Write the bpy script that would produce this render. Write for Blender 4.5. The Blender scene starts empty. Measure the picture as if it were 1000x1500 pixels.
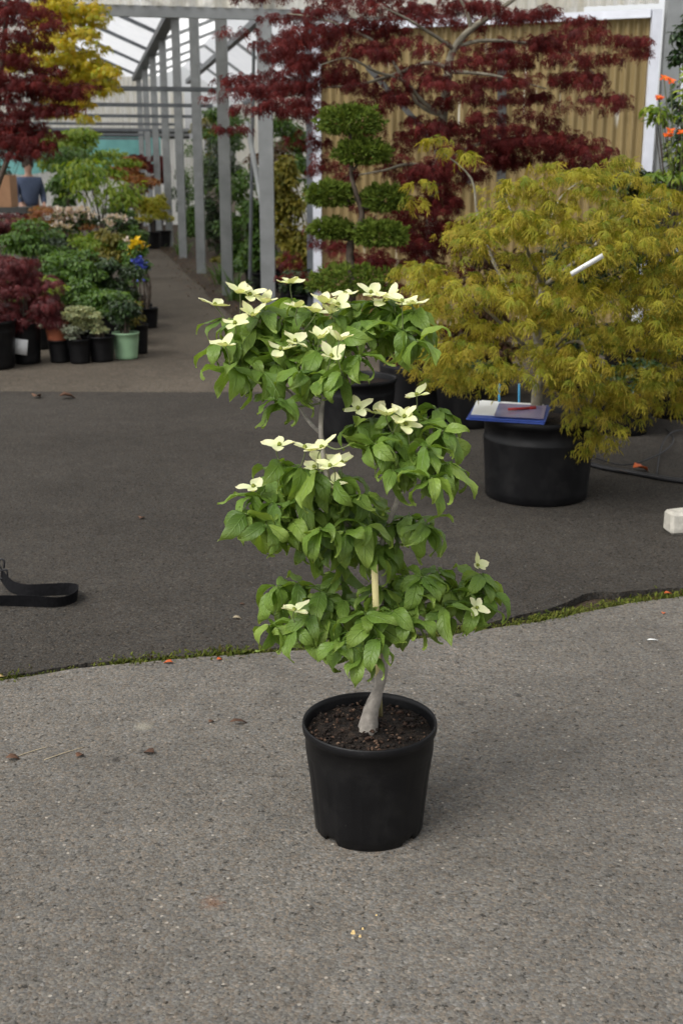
import bpy, math, random
import numpy as np
from mathutils import Vector, noise as mnoise

# ------------------------------------------------------------------ scene, camera, world, sun, exposure
S = bpy.context.scene
COL = S.collection
PITCH = math.radians(15.79)
CAMZ = 1.5
FPX = 1750.0                       # focal length in pixels of the 1000 x 1500 photograph
cd = bpy.data.cameras.new('camera')
cam = bpy.data.objects.new('camera', cd); COL.objects.link(cam)
cam.location = (0, 0, CAMZ)
cam.rotation_euler = (math.pi/2 - PITCH, 0, 0)
cd.sensor_fit = 'VERTICAL'; cd.sensor_height = 22.3; cd.sensor_width = 14.87
cd.lens = 22.3*FPX/1500
cd.clip_start = 0.05; cd.clip_end = 2000
cd.dof.use_dof = True; cd.dof.focus_distance = 2.75; cd.dof.aperture_fstop = 4.0
S.camera = cam

W = bpy.data.worlds.new('World'); S.world = W; W.use_nodes = True
wn = W.node_tree; wn.nodes.clear()
sky = wn.nodes.new('ShaderNodeTexSky'); sky.sky_type = 'NISHITA'; sky.sun_disc = False
SUN_EL, SUN_AZ = math.radians(50), math.radians(-130)   # azimuth from +Y, clockwise: behind-left of the camera
sky.sun_elevation = SUN_EL; sky.sun_rotation = SUN_AZ
sky.dust_density = 4.0; sky.air_density = 1.0
hs = wn.nodes.new('ShaderNodeHueSaturation'); hs.inputs['Saturation'].default_value = 0.12   # overcast: the blue is washed out
bg = wn.nodes.new('ShaderNodeBackground'); bg.inputs['Strength'].default_value = 0.15
wo = wn.nodes.new('ShaderNodeOutputWorld')
wn.links.new(sky.outputs[0], hs.inputs['Color']); wn.links.new(hs.outputs[0], bg.inputs[0]); wn.links.new(bg.outputs[0], wo.inputs[0])

sd = bpy.data.lights.new('sun', 'SUN'); sd.energy = 0.9; sd.angle = math.radians(40); sd.color = (1, 0.95, 0.86)
sun = bpy.data.objects.new('sun', sd); COL.objects.link(sun)
sv = Vector((math.sin(SUN_AZ)*math.cos(SUN_EL), math.cos(SUN_AZ)*math.cos(SUN_EL), math.sin(SUN_EL)))
sun.rotation_euler = sv.to_track_quat('Z', 'Y').to_euler(); sun.location = sv*30

S.view_settings.view_transform = 'Standard'; S.view_settings.look = 'None'
S.view_settings.gamma = 1; S.view_settings.use_curve_mapping = False
S.view_settings.exposure = 0.72
S.render.engine = 'CYCLES'
S.cycles.max_bounces = 8; S.cycles.transparent_max_bounces = 8

rng = np.random.default_rng(7)
random.seed(7)
cp, sp = math.cos(PITCH), math.sin(PITCH)

def ray(px, py):
    a, b = (px-500)/FPX, (750-py)/FPX
    return np.array([a, cp + b*sp, -sp + b*cp])
def at(px, py, Y):                     # the point of the pixel's ray that lies Y metres ahead
    d = ray(px, py); return np.array([0, 0, CAMZ]) + d*(Y/d[1])
def ground(px, py, z=0.0):
    d = ray(px, py); return np.array([0, 0, CAMZ]) + d*((z-CAMZ)/d[2])
def mpp(px, py, Y):                    # metres per pixel there
    return Y/ray(px, py)[1]/FPX
def n3(x, y=0, z=0): return mnoise.noise(Vector((x, y, z)))

# ------------------------------------------------------------------ object helpers
def mesh_from(name, V, F, mat=None, smooth=True, luv=None):
    me = bpy.data.meshes.new(name)
    me.from_pydata([tuple(map(float, v)) for v in V], [], [tuple(map(int, f)) for f in F])
    if smooth: me.polygons.foreach_set('use_smooth', [True]*len(me.polygons))
    if luv is not None:
        a = me.attributes.new('luv', 'FLOAT_VECTOR', 'POINT'); a.data.foreach_set('vector', np.asarray(luv, float).ravel())
    if mat: me.materials.append(mat)
    me.update(); return me
def link(name, me, parent=None, loc=None, rot=None, sc=None):
    o = bpy.data.objects.new(name, me); COL.objects.link(o)
    if parent: o.parent = parent
    if loc is not None: o.location = loc
    if rot is not None: o.rotation_euler = rot
    if sc is not None: o.scale = sc
    return o
def obj(name, VF, mat, parent=None, smooth=True, luv=None, kind=None, loc=None, rot=None):
    o = link(name, mesh_from(name, VF[0], VF[1], mat, smooth, luv), parent, loc, rot)
    if kind: o['kind'] = kind
    return o
def tag(o, label, cat, group=None):
    o['label'] = label; o['category'] = cat
    if group: o['group'] = group
    return o
def thing(name, label, cat, loc=(0, 0, 0), group=None, rz=0):
    o = bpy.data.objects.new(name, None); COL.objects.link(o); o.location = [float(c) for c in loc]
    o.rotation_euler = (0, 0, rz); o.empty_display_size = 0.1
    return tag(o, label, cat, group)
def merge(*parts):
    V, F, n = [], [], 0
    for v, f in parts:
        V += [tuple(p) for p in v]; F += [tuple(i+n for i in q) for q in f]; n += len(v)
    return V, F
def box(cx, cy, cz, sx, sy, sz, rz=0, bev=0.0):
    c, s = math.cos(rz), math.sin(rz); V = []
    if bev <= 0:
        for z in (-sz/2, sz/2):
            for x, y in ((-sx/2, -sy/2), (sx/2, -sy/2), (sx/2, sy/2), (-sx/2, sy/2)): V.append((cx+x*c-y*s, cy+x*s+y*c, cz+z))
        return V, [(3, 2, 1, 0), (4, 5, 6, 7), (0, 1, 5, 4), (1, 2, 6, 5), (2, 3, 7, 6), (3, 0, 4, 7)]
    hx, hy = sx/2, sy/2
    for z, ins in ((-sz/2, bev), (-sz/2+bev, 0), (sz/2-bev, 0), (sz/2, bev)):
        for x, y in ((-hx+bev, -hy+ins), (hx-bev, -hy+ins), (hx-ins, -hy+bev), (hx-ins, hy-bev), (hx-bev, hy-ins), (-hx+bev, hy-ins), (-hx+ins, hy-bev), (-hx+ins, -hy+bev)):
            V.append((cx+x*c-y*s, cy+x*s+y*c, cz+z))
    F = [tuple(range(7, -1, -1)), tuple(range(24, 32))]
    for k in range(3):
        for i in range(8): F.append((k*8+i, k*8+(i+1) % 8, k*8+8+(i+1) % 8, k*8+8+i))
    return V, F
def beam(p, q, w, h):                  # square bar between two points
    p, q = np.array(p, float), np.array(q, float); d = q-p; d /= np.linalg.norm(d)
    up = np.array([0, 0, 1.0]) if abs(d[2]) < .9 else np.array([0, 1.0, 0])
    s = np.cross(d, up); s /= np.linalg.norm(s); u = np.cross(s, d)
    V = [e + s*a*w/2 + u*b*h/2 for e in (p, q) for a, b in ((-1, -1), (1, -1), (1, 1), (-1, 1))]
    return V, [(0, 1, 2, 3), (7, 6, 5, 4), (0, 4, 5, 1), (1, 5, 6, 2), (2, 6, 7, 3), (3, 7, 4, 0)]
def smooth_path(P, R, sub=4):
    P = np.array(P, float); n = len(P)
    if n < 3: sub = max(sub, 1)
    out, rr = [], []
    for i in range(n-1):
        p0, p1, p2, p3 = P[max(i-1, 0)], P[i], P[i+1], P[min(i+2, n-1)]
        for k in range(sub):
            t = k/sub
            out.append(.5*((2*p1)+(-p0+p2)*t+(2*p0-5*p1+4*p2-p3)*t*t+(-p0+3*p1-3*p2+p3)*t**3)); rr.append(R[i]*(1-t)+R[i+1]*t)
    out.append(P[-1]); rr.append(R[-1])
    return np.array(out), np.array(rr)
def tube(P, R, seg=8, sub=4, rough=0.0, cap=True):
    P, R = smooth_path(P, R, sub); n = len(P); V, F = [], []
    prev = None
    for i in range(n):
        t = P[min(i+1, n-1)]-P[max(i-1, 0)]; t /= (np.linalg.norm(t)+1e-9)
        a = np.array([1.0, 0, 0]) if prev is None else prev
        if abs(a @ t) > .95: a = np.array([0, 1.0, 0])
        a = a - (a @ t)*t; a /= np.linalg.norm(a); b = np.cross(t, a); prev = a
        for k in range(seg):
            th = 2*math.pi*k/seg; r = R[i]*(1 + (rough*n3(P[i][0]*60+k, P[i][1]*60, P[i][2]*60) if rough else 0))
            V.append(P[i] + (a*math.cos(th)+b*math.sin(th))*r)
    for i in range(n-1):
        for k in range(seg): F.append((i*seg+k, i*seg+(k+1) % seg, (i+1)*seg+(k+1) % seg, (i+1)*seg+k))
    if cap: F += [tuple(range(seg-1, -1, -1)), tuple(range((n-1)*seg, n*seg))]
    return V, F
def lathe(prof, seg=48, fn=None, close=False):
    V, F = [], []
    for i, (r, z) in enumerate(prof):
        for k in range(seg):
            th = 2*math.pi*k/seg; rr, zz = (r, z) if fn is None else fn(i, r, z, th)
            V.append((rr*math.cos(th), rr*math.sin(th), zz))
    for i in range(len(prof)-1):
        for k in range(seg): F.append((i*seg+k, i*seg+(k+1) % seg, (i+1)*seg+(k+1) % seg, (i+1)*seg+k))
    return V, F

# ------------------------------------------------------------------ materials
class NT:
    def __init__(s, name):
        s.m = bpy.data.materials.new(name); s.m.use_nodes = True; s.t = s.m.node_tree; s.t.nodes.clear()
        s.out = s.n('ShaderNodeOutputMaterial')
    def n(s, typ, **kw):
        nd = s.t.nodes.new(typ)
        for k, v in kw.items(): setattr(nd, k, v)
        return nd
    def l(s, a, b): s.t.links.new(a, b)
    def coord(s, out='Object', scale=(1, 1, 1)):
        tc = s.n('ShaderNodeTexCoord'); mp = s.n('ShaderNodeMapping'); mp.inputs['Scale'].default_value = scale
        s.l(tc.outputs[out], mp.inputs[0]); return mp.outputs[0]
    def noise(s, vec, scale, detail=3, rough=.55):
        nd = s.n('ShaderNodeTexNoise'); nd.inputs['Scale'].default_value = scale; nd.inputs['Detail'].default_value = detail
        nd.inputs['Roughness'].default_value = rough; s.l(vec, nd.inputs['Vector']); return nd.outputs['Fac']
    def vor(s, vec, scale, out='Distance', feature='F1'):
        nd = s.n('ShaderNodeTexVoronoi'); nd.feature = feature; nd.inputs['Scale'].default_value = scale; s.l(vec, nd.inputs['Vector']); return nd.outputs[out]
    def ramp(s, fac, stops, interp='LINEAR'):
        nd = s.n('ShaderNodeValToRGB'); cr = nd.color_ramp; cr.interpolation = interp
        while len(cr.elements) < len(stops): cr.elements.new(.5)
        for e, (p, c) in zip(cr.elements, stops):
            e.position = p; e.color = (c, c, c, 1) if isinstance(c, (int, float)) else (*c, 1)
        s.l(fac, nd.inputs[0]); return nd.outputs[0]
    def mix(s, fac, a, b, mode='MIX'):
        nd = s.n('ShaderNodeMix', data_type='RGBA', blend_type=mode)
        for sock, v in ((nd.inputs[0], fac), (nd.inputs[6], a), (nd.inputs[7], b)):
            if isinstance(v, (int, float)): sock.default_value = v
            elif isinstance(v, tuple): sock.default_value = (*v, 1)
            else: s.l(v, sock)
        return nd.outputs[2]
    def math(s, op, a, b=0.0, c=None):
        nd = s.n('ShaderNodeMath', operation=op)
        for i, v in enumerate((a, b) if c is None else (a, b, c)):
            if isinstance(v, (int, float)): nd.inputs[i].default_value = v
            else: s.l(v, nd.inputs[i])
        return nd.outputs[0]
    def bump(s, h, strength=.5, dist=.01, normal=None):
        nd = s.n('ShaderNodeBump'); nd.inputs['Strength'].default_value = strength; nd.inputs['Distance'].default_value = dist
        s.l(h, nd.inputs['Height'])
        if normal is not None: s.l(normal, nd.inputs['Normal'])
        return nd.outputs[0]
    def bsdf(s, color, rough=.6, normal=None, spec=.5, metal=0.0, emit=None):
        b = s.n('ShaderNodeBsdfPrincipled')
        for k, v in (('Base Color', color), ('Roughness', rough), ('Metallic', metal), ('Specular IOR Level', spec)):
            if isinstance(v, (int, float)): b.inputs[k].default_value = v
            elif isinstance(v, tuple): b.inputs[k].default_value = (*v, 1)
            else: s.l(v, b.inputs[k])
        if normal is not None: s.l(normal, b.inputs['Normal'])
        s.l(b.outputs[0], s.out.inputs[0]); return b
    def addshader(s, a, b, fac):
        mx = s.n('ShaderNodeMixShader')
        if isinstance(fac, (int, float)): mx.inputs[0].default_value = fac
        else: s.l(fac, mx.inputs[0])
        s.l(a, mx.inputs[1]); s.l(b, mx.inputs[2]); s.l(mx.outputs[0], s.out.inputs[0])

def plain(name, col, rough=.6, var=.25, scale=12, spec=.4, metal=0, bump=0, coord='Object'):
    t = NT(name); v = t.coord(coord); f = t.noise(v, scale, 4)
    c = t.ramp(f, [(.25, tuple(x*(1-var) for x in col)), (.75, tuple(min(x*(1+var), 1) for x in col))])
    t.bsdf(c, rough, t.bump(f, bump, .01) if bump else None, spec, metal); return t.m

def leaf_mat(name, cols, trans=.35, rough=.45, vein=False, tip=None, base=None, spec=.4):
    """cols: three colours over the per-leaf random value; luv.x runs along the leaf, luv.y across it"""
    t = NT(name); at_ = t.n('ShaderNodeAttribute', attribute_name='luv'); sx = t.n('ShaderNodeSeparateXYZ'); t.l(at_.outputs['Vector'], sx.inputs[0])
    oi = t.n('ShaderNodeObjectInfo')
    r = t.math('FRACT', t.math('ADD', sx.outputs[2], oi.outputs['Random']))
    c = t.ramp(r, [(i/(len(cols)-1), k) for i, k in enumerate(cols)])
    if tip: c = t.mix(t.math('MULTIPLY', t.math('POWER', sx.outputs[0], 3.0), .8), c, tip)
    if base: c = t.mix(t.math('MULTIPLY', t.math('SUBTRACT', 1.0, sx.outputs[0]), .5), c, base)
    nrm = None
    if vein:
        av = t.math('ABSOLUTE', sx.outputs[1])
        ph = t.math('SUBTRACT', t.math('MULTIPLY', sx.outputs[0], 42.0), t.math('MULTIPLY', t.math('POWER', av, 1.3), 9.0))
        w = t.math('SINE', ph)
        side = t.ramp(w, [(.72, 0.0), (1.0, 1.0)])
        mid = t.ramp(av, [(.0, 1.0), (.10, 0.0)])
        vv = t.math('MAXIMUM', t.math('MULTIPLY', side, .55), mid)
        c = t.mix(t.math('MULTIPLY', vv, .34), c, (.22, .36, .08))
        nz = t.noise(t.coord('Object'), 90, 2)
        h = t.math('ADD', t.math('MULTIPLY', vv, -1.0), t.math('MULTIPLY', nz, .25))
        nrm = t.bump(h, .55, .003)
    p = t.bsdf(c, rough, nrm, spec)
    tr = t.n('ShaderNodeBsdfTranslucent'); c2 = t.mix(1.0, c, (1.25, 1.2, .55), 'MULTIPLY'); t.l(c2, tr.inputs[0])
    if nrm is not None: t.l(nrm, tr.inputs['Normal'])
    t.addshader(p.outputs[0], tr.outputs[0], trans); return t.m

def asphalt(name, lo, hi, speck=.75, seed=0.0, spots=(), spec=.25):
    t = NT(name); v = t.coord('Object'); mp = t.n('ShaderNodeMapping'); mp.inputs['Location'].default_value = (seed, seed*2, 0); t.l(v, mp.inputs[0]); v = mp.outputs[0]
    big = t.noise(v, .8, 5, .6); med = t.noise(v, 9, 4, .65); fine = t.noise(v, 120, 3, .7)
    base = t.ramp(fine, [(.28, lo), (.72, hi)])
    cell = t.vor(v, 150, 'Color'); sep = t.n('ShaderNodeSeparateColor'); t.l(cell, sep.inputs[0])
    vd = t.vor(v, 150, 'Distance')
    stone = t.ramp(sep.outputs[0], [(.0, .72), (.5, .97), (.9, 1.1), (.98, 1.35)])
    c = t.mix(1.0, base, stone, 'MULTIPLY')
    tint = t.ramp(sep.outputs[1], [(.0, (1.08, .98, .90)), (.5, (1, 1, 1)), (1, (.94, .98, 1.05))])
    c = t.mix(1.0, c, tint, 'MULTIPLY')
    pat = t.ramp(big, [(.3, .78), (.7, 1.15)]); c = t.mix(1.0, c, pat, 'MULTIPLY')
    pat2 = t.ramp(med, [(.3, .84), (.7, 1.12)]); c = t.mix(1.0, c, pat2, 'MULTIPLY')
    # dark pits between the stones
    pn = t.noise(v, 55, 4, .75); pit = t.ramp(pn, [(.355, 1.0), (.43, 0.0)])
    c = t.mix(t.math('MULTIPLY', pit, .9), c, tuple(x*.28 for x in lo))
    # odd pale chips
    cell2 = t.vor(v, 60, 'Color'); s2 = t.n('ShaderNodeSeparateColor'); t.l(cell2, s2.inputs[0]); d2 = t.vor(v, 60, 'Distance')
    chip = t.math('MULTIPLY', t.ramp(s2.outputs[2], [(.982, 0.0), (.985, 1.0)]), t.ramp(d2, [(.16, 1.0), (.26, 0.0)]))
    c = t.mix(t.math('MULTIPLY', chip, speck), c, (.42, .38, .32))
    st = t.noise(v, 2.3, 6, .7); stain = t.ramp(st, [(.60, 0.0), (.72, 1.0)]); c = t.mix(t.math('MULTIPLY', stain, .35), c, tuple(x*.45 for x in lo))
    for (px, py), rad, col, k in spots:   # oil and rust marks
        g = ground(px, py); vd_ = t.n('ShaderNodeVectorMath', operation='DISTANCE'); t.l(v, vd_.inputs[0]); vd_.inputs[1].default_value = (g[0], g[1], 0)
        m_ = t.math('ADD', t.math('DIVIDE', vd_.outputs['Value'], rad), t.math('MULTIPLY', t.math('SUBTRACT', pn, .5), 2.2))
        c = t.mix(t.math('MULTIPLY', t.ramp(m_, [(.35, 1.0), (1.0, 0.0)]), k), c, col)
    h = t.math('SUBTRACT', t.math('ADD', t.math('MULTIPLY', fine, .5), t.math('MULTIPLY', sep.outputs[0], .35)), t.math('ADD', t.math('MULTIPLY', vd, .8), pit))
    t.bsdf(c, t.ramp(med, [(.2, .85), (.8, 1.0)]), t.bump(h, .55, .004), spec); return t.m

M = {}
M['asphalt_near'] = asphalt('asphalt_near', (.100, .092, .079), (.178, .164, .143), .6, 0, [((312, 1322), .030, (.17, .085, .045), .5), ((168, 1113), .022, (.02, .018, .016), .7), ((758, 1018), .016, (.02, .018, .016), .6), ((676, 1030), .020, (.02, .018, .016), .5), ((210, 1064), .03, (.30, .28, .22), .5)])
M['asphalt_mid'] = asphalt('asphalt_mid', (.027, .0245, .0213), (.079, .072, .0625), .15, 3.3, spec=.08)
M['asphalt_path'] = asphalt('asphalt_path', (.075, .064, .050), (.125, .108, .087), .4, 7.1, spec=.08)
t = NT('earth'); v = t.coord(); c = t.ramp(t.noise(v, 14, 6, .7), [(.3, (.022, .016, .011)), (.7, (.07, .05, .034))]); t.bsdf(c, .95, t.bump(t.noise(v, 60, 4), .8, .02), .2); M['earth'] = t.m
t = NT('compost'); v = t.coord(); c = t.ramp(t.noise(v, 70, 5, .75), [(.34, (.004, .003, .002)), (.52, (.014, .009, .006)), (.72, (.06, .038, .024))]); t.bsdf(c, .9, t.bump(t.noise(v, 130, 4), 1.0, .01), .3); M['compost'] = t.m
t = NT('bark_chip'); oi = t.n('ShaderNodeObjectInfo'); a = t.n('ShaderNodeAttribute', attribute_name='luv'); sx = t.n('ShaderNodeSeparateXYZ'); t.l(a.outputs['Vector'], sx.inputs[0])
r = t.math('FRACT', t.math('ADD', sx.outputs[2], oi.outputs['Random']))
c = t.ramp(r, [(0, (.006, .004, .003)), (.55, (.020, .012, .008)), (.85, (.065, .035, .022)), (1, (.15, .095, .062))])
t.bsdf(c, .8, t.bump(t.noise(t.coord(), 160, 3), .5, .004), .3); M['chip'] = t.m
t = NT('black_plastic'); v = t.coord(); f = t.noise(v, 9, 5, .65); f2 = t.noise(v, 120, 3, .7)
dust = t.ramp(f, [(.50, 0.0), (.75, 1.0)]); c = t.mix(t.math('MULTIPLY', dust, .22), (.0045, .0045, .0052), (.036, .034, .032))
sc = t.ramp(f2, [(.70, 0.0), (.76, 1.0)]); c = t.mix(t.math('MULTIPLY', sc, .3), c, (.12, .12, .115))
t.bsdf(c, t.ramp(f, [(.3, .38), (.7, .58)]), t.bump(f2, .08, .003), .24); M['black'] = t.m
M['green_plastic'] = plain('green_plastic', (.25, .40, .24), .5, .15, 8)
M['terracotta'] = plain('terracotta', (.26, .075, .035), .75, .25, 14)
M['bark_grey'] = plain('bark_grey', (.27, .245, .215), .85, .45, 38, .2, bump=.5)
M['bark_dark'] = plain('bark_dark', (.075, .058, .045), .9, .5, 25, .2, bump=.6)
M['bark_pale'] = plain('bark_pale', (.23, .21, .16), .85, .4, 25, .2, bump=.5)
M['twig_green'] = plain('twig_green', (.16, .19, .08), .7, .3, 40)
M['twig_grey'] = plain('twig_grey', (.26, .25, .24), .7, .3, 40)
M['galv'] = plain('galvanised_steel', (.215, .225, .225), .5, .22, 5, .5, .25)
M['galv_dark'] = plain('weathered_steel', (.12, .13, .14), .55, .3, 6, .4, .2)
M['white_paint'] = plain('white_paint', (.60, .62, .68), .5, .12, 7)
M['dark_timber'] = plain('dark_board', (.055, .055, .052), .7, .3, 6)
def translucent_sheet(name, col, tr, fac, streak=True):
    t = NT(name); v = t.coord('Object', (1, 1, .12)); f = t.noise(v, 16, 5, .7); g = t.noise(t.coord('Object', (1, 1, .6)), 1.2, 4, .6)
    c = t.ramp(f, [(.3, tuple(x*.72 for x in col)), (.7, col)]); c = t.mix(t.ramp(g, [(.35, 0.0), (.75, .45)]), c, tuple(x*k for x, k in zip(col, (.62, .6, .5))))
    if name == 'yellowed_sheet':        # patches where the yellow skin has flaked off along the ridges
        w = t.noise(t.coord('Object', (1, 1, .10)), 13, 3, .5); hz = t.noise(t.coord('Object', (.4, .4, 1)), 1.1, 2)
        c = t.mix(t.math('MULTIPLY', t.ramp(w, [(.64, 0.0), (.69, 1.0)]), t.ramp(hz, [(.48, 0.0), (.56, .85)])), c, (.72, .70, .62))
    p = t.bsdf(c, .45, None, .4); q = t.n('ShaderNodeBsdfTranslucent'); t.l(t.mix(1.0, c, tr, 'MULTIPLY'), q.inputs[0])
    t.addshader(p.outputs[0], q.outputs[0], fac); return t.m
M['sheet_yellow'] = translucent_sheet('yellowed_sheet', (.335, .25, .118), (1, 1, .9), .30, True)
def clear_sheet(name, ca, cb, fac):
    t = NT(name); f = t.noise(t.coord('Object', (1, 1, .10)), 9, 5, .7); c = t.ramp(f, [(.3, ca), (.68, cb)])
    p = t.bsdf(c, .5, None, .3); q = t.n('ShaderNodeBsdfTranslucent'); t.l(c, q.inputs[0]); tr = t.n('ShaderNodeBsdfTransparent'); t.l(c, tr.inputs[0])
    m1 = t.n('ShaderNodeMixShader'); m1.inputs[0].default_value = .8; t.l(p.outputs[0], m1.inputs[1]); t.l(q.outputs[0], m1.inputs[2])
    t.addshader(m1.outputs[0], tr.outputs[0], fac); return t.m
M['sheet_clear'] = clear_sheet('back_sheet', (.72, .68, .56), (.97, .96, .92), .25)
M['sheet_tan'] = clear_sheet('back_sheet_tan', (.70, .50, .24), (.92, .72, .42), .42)
M['sheet_white'] = translucent_sheet('clear_sheet', (.90, .89, .84), (1, 1, 1), .80)
def roof_sheet_mat():
    t = NT('roof_film'); v = t.coord('Object', (1, 1, .3)); f = t.noise(v, 3, 5, .7); c = t.ramp(f, [(.3, (.86, .87, .88)), (.7, (.97, .97, .97))])
    q = t.n('ShaderNodeBsdfTranslucent'); t.l(c, q.inputs[0]); tr = t.n('ShaderNodeBsdfTransparent'); t.l(c, tr.inputs[0])
    t.addshader(q.outputs[0], tr.outputs[0], .12); return t.m
M['roof_film'] = roof_sheet_mat()
M['teal'] = plain('teal_tarpaulin', (.18, .44, .42), .6, .2, 2.5, .3)
M['strap'] = plain('webbing', (.005, .005, .006), .85, .3, 60, .12, bump=.3)
M['concrete'] = plain('broken_concrete', (.42, .40, .35), .9, .3, 22, .2, bump=.7)
M['rubber'] = plain('rubber_hose', (.014, .014, .016), .5, .3, 20)
M['blue_card'] = plain('blue_card', (.045, .09, .38), .45, .15, 8)
M['red_plastic'] = plain('red_plastic', (.38, .02, .02), .4, .1, 8)
M['tag_white'] = plain('tag_white', (.80, .81, .80), .5, .05, 6)
M['stake_cream'] = plain('cream_label', (.62, .55, .26), .55, .12, 14)
M['stake_blue'] = plain('blue_stake', (.05, .28, .50), .5, .12, 14)
M['cardboard'] = plain('cardboard', (.36, .20, .11), .85, .12, 8)
M['denim'] = plain('blue_grey_wool', (.075, .095, .15), .9, .25, 50, .1)
M['black_cloth'] = plain('black_cloth', (.012, .012, .014), .9, .2, 30, .1)
M['skin'] = plain('skin', (.45, .27, .20), .6, .08, 20)
M['hair'] = plain('hair', (.04, .025, .016), .7, .3, 60)
t = NT('dry_leaf'); oi = t.n('ShaderNodeObjectInfo'); c = t.ramp(oi.outputs['Random'], [(0, (.14, .060, .030)), (.5, (.20, .10, .055)), (1, (.10, .05, .03))])
c = t.mix(t.noise(t.coord(), 150, 3), c, (.05, .03, .02)); t.bsdf(c, .8, None, .3); M['dry'] = t.m
M['orange_petal'] = plain('orange_petal', (.50, .10, .02), .6, .3, 60)
M['yellow_crumb'] = plain('yellow_crumb', (.55, .40, .18), .8, .3, 90)
M['straw'] = plain('straw', (.36, .30, .20), .8, .3, 40)

M['L_dogwood'] = leaf_mat('dogwood_leaf', [(.075, .142, .026), (.116, .205, .034), (.165, .27, .044), (.126, .22, .034), (.25, .35, .065)], .40, .42, True, (.26, .34, .07))
M['L_young'] = leaf_mat('young_leaf', [(.20, .32, .05), (.26, .34, .07), (.17, .29, .04)], .4, .45, True)
M['bract'] = leaf_mat('bract', [(.74, .74, .46), (.82, .81, .57), (.76, .78, .45)], .30, .5, False, (.82, .76, .52), (.60, .70, .30), .25)
M['flower_eye'] = plain('flower_eye', (.22, .26, .04), .7, .4, 300, .3, bump=.8)
M['L_yellow'] = leaf_mat('laceleaf_gold', [(.15, .185, .018), (.25, .262, .024), (.37, .33, .036), (.10, .15, .014), (.34, .26, .036)], .40, .6, False, (.50, .36, .06), None, .2)
M['L_red'] = leaf_mat('maple_red', [(.082, .010, .010), (.125, .013, .012), (.052, .008, .009), (.17, .022, .018)], .30, .6, False, None, None, .2)
M['L_redlace'] = leaf_mat('laceleaf_red', [(.075, .010, .013), (.14, .018, .020), (.055, .010, .012), (.19, .04, .04)], .25, .5)
M['L_gold'] = leaf_mat('acer_gold', [(.42, .36, .02), (.50, .38, .02), (.30, .34, .025), (.55, .36, .02)], .45, .5)
M['L_juniper'] = leaf_mat('juniper', [(.040, .075, .012), (.075, .120, .016), (.11, .155, .02), (.055, .09, .012)], .2, .75, False, (.15, .19, .028), None, .15)
M['L_green'] = leaf_mat('shrub_green', [(.045, .10, .018), (.07, .15, .022), (.11, .19, .03), (.035, .075, .016)], .35, .45)
M['L_lime'] = leaf_mat('shrub_lime', [(.12, .22, .02), (.20, .30, .03), (.28, .34, .04), (.09, .18, .02)], .42, .45)
M['L_dark'] = leaf_mat('shrub_dark', [(.016, .038, .012), (.030, .062, .016), (.045, .080, .02), (.012, .028, .010)], .2, .38)
M['L_olive'] = leaf_mat('shrub_olive', [(.12, .12, .02), (.20, .17, .025), (.09, .10, .02), (.27, .21, .03)], .35, .5)
M['L_pale'] = leaf_mat('shrub_pale', [(.30, .33, .17), (.42, .42, .24), (.20, .27, .13), (.48, .46, .22)], .3, .55)
M['L_silver'] = leaf_mat('shrub_silver', [(.26, .30, .22), (.36, .37, .28), (.20, .26, .18)], .3, .6)
M['L_orange'] = leaf_mat('acer_orange', [(.24, .075, .02), (.32, .13, .02), (.18, .045, .02), (.26, .19, .03)], .35, .5)
M['L_bright'] = leaf_mat('shrub_yellow', [(.50, .40, .03), (.42, .40, .04), (.24, .30, .03)], .4, .5)
M['L_varieg'] = leaf_mat('shrub_varieg', [(.20, .19, .03), (.34, .29, .05), (.12, .14, .02), (.28, .22, .03)], .35, .5)
M['L_brown'] = leaf_mat('shrub_bronze', [(.10, .045, .025), (.14, .07, .03), (.07, .04, .02), (.09, .08, .03)], .25, .5)
M['P_white'] = leaf_mat('petal_blush', [(.68, .55, .52), (.75, .66, .62), (.62, .47, .46)], .3, .5)
M['P_orange'] = leaf_mat('petal_orange', [(.75, .11, .012), (.80, .17, .02), (.62, .075, .01)], .3, .5)
M['P_yellow'] = leaf_mat('petal_yellow', [(.75, .55, .03), (.70, .45, .02)], .3, .5)
M['P_blue'] = leaf_mat('petal_blue', [(.05, .08, .42), (.08, .10, .50)], .3, .5)
M['moss'] = leaf_mat('moss', [(.035, .050, .010), (.075, .095, .016), (.13, .15, .026), (.05, .035, .015)], .25, .8, False, None, None, .1)
M['grit'] = leaf_mat('grit', [(.06, .05, .04), (.16, .145, .125), (.05, .04, .035), (.30, .27, .22)], .0, .9, False, None, None, .2)

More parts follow.
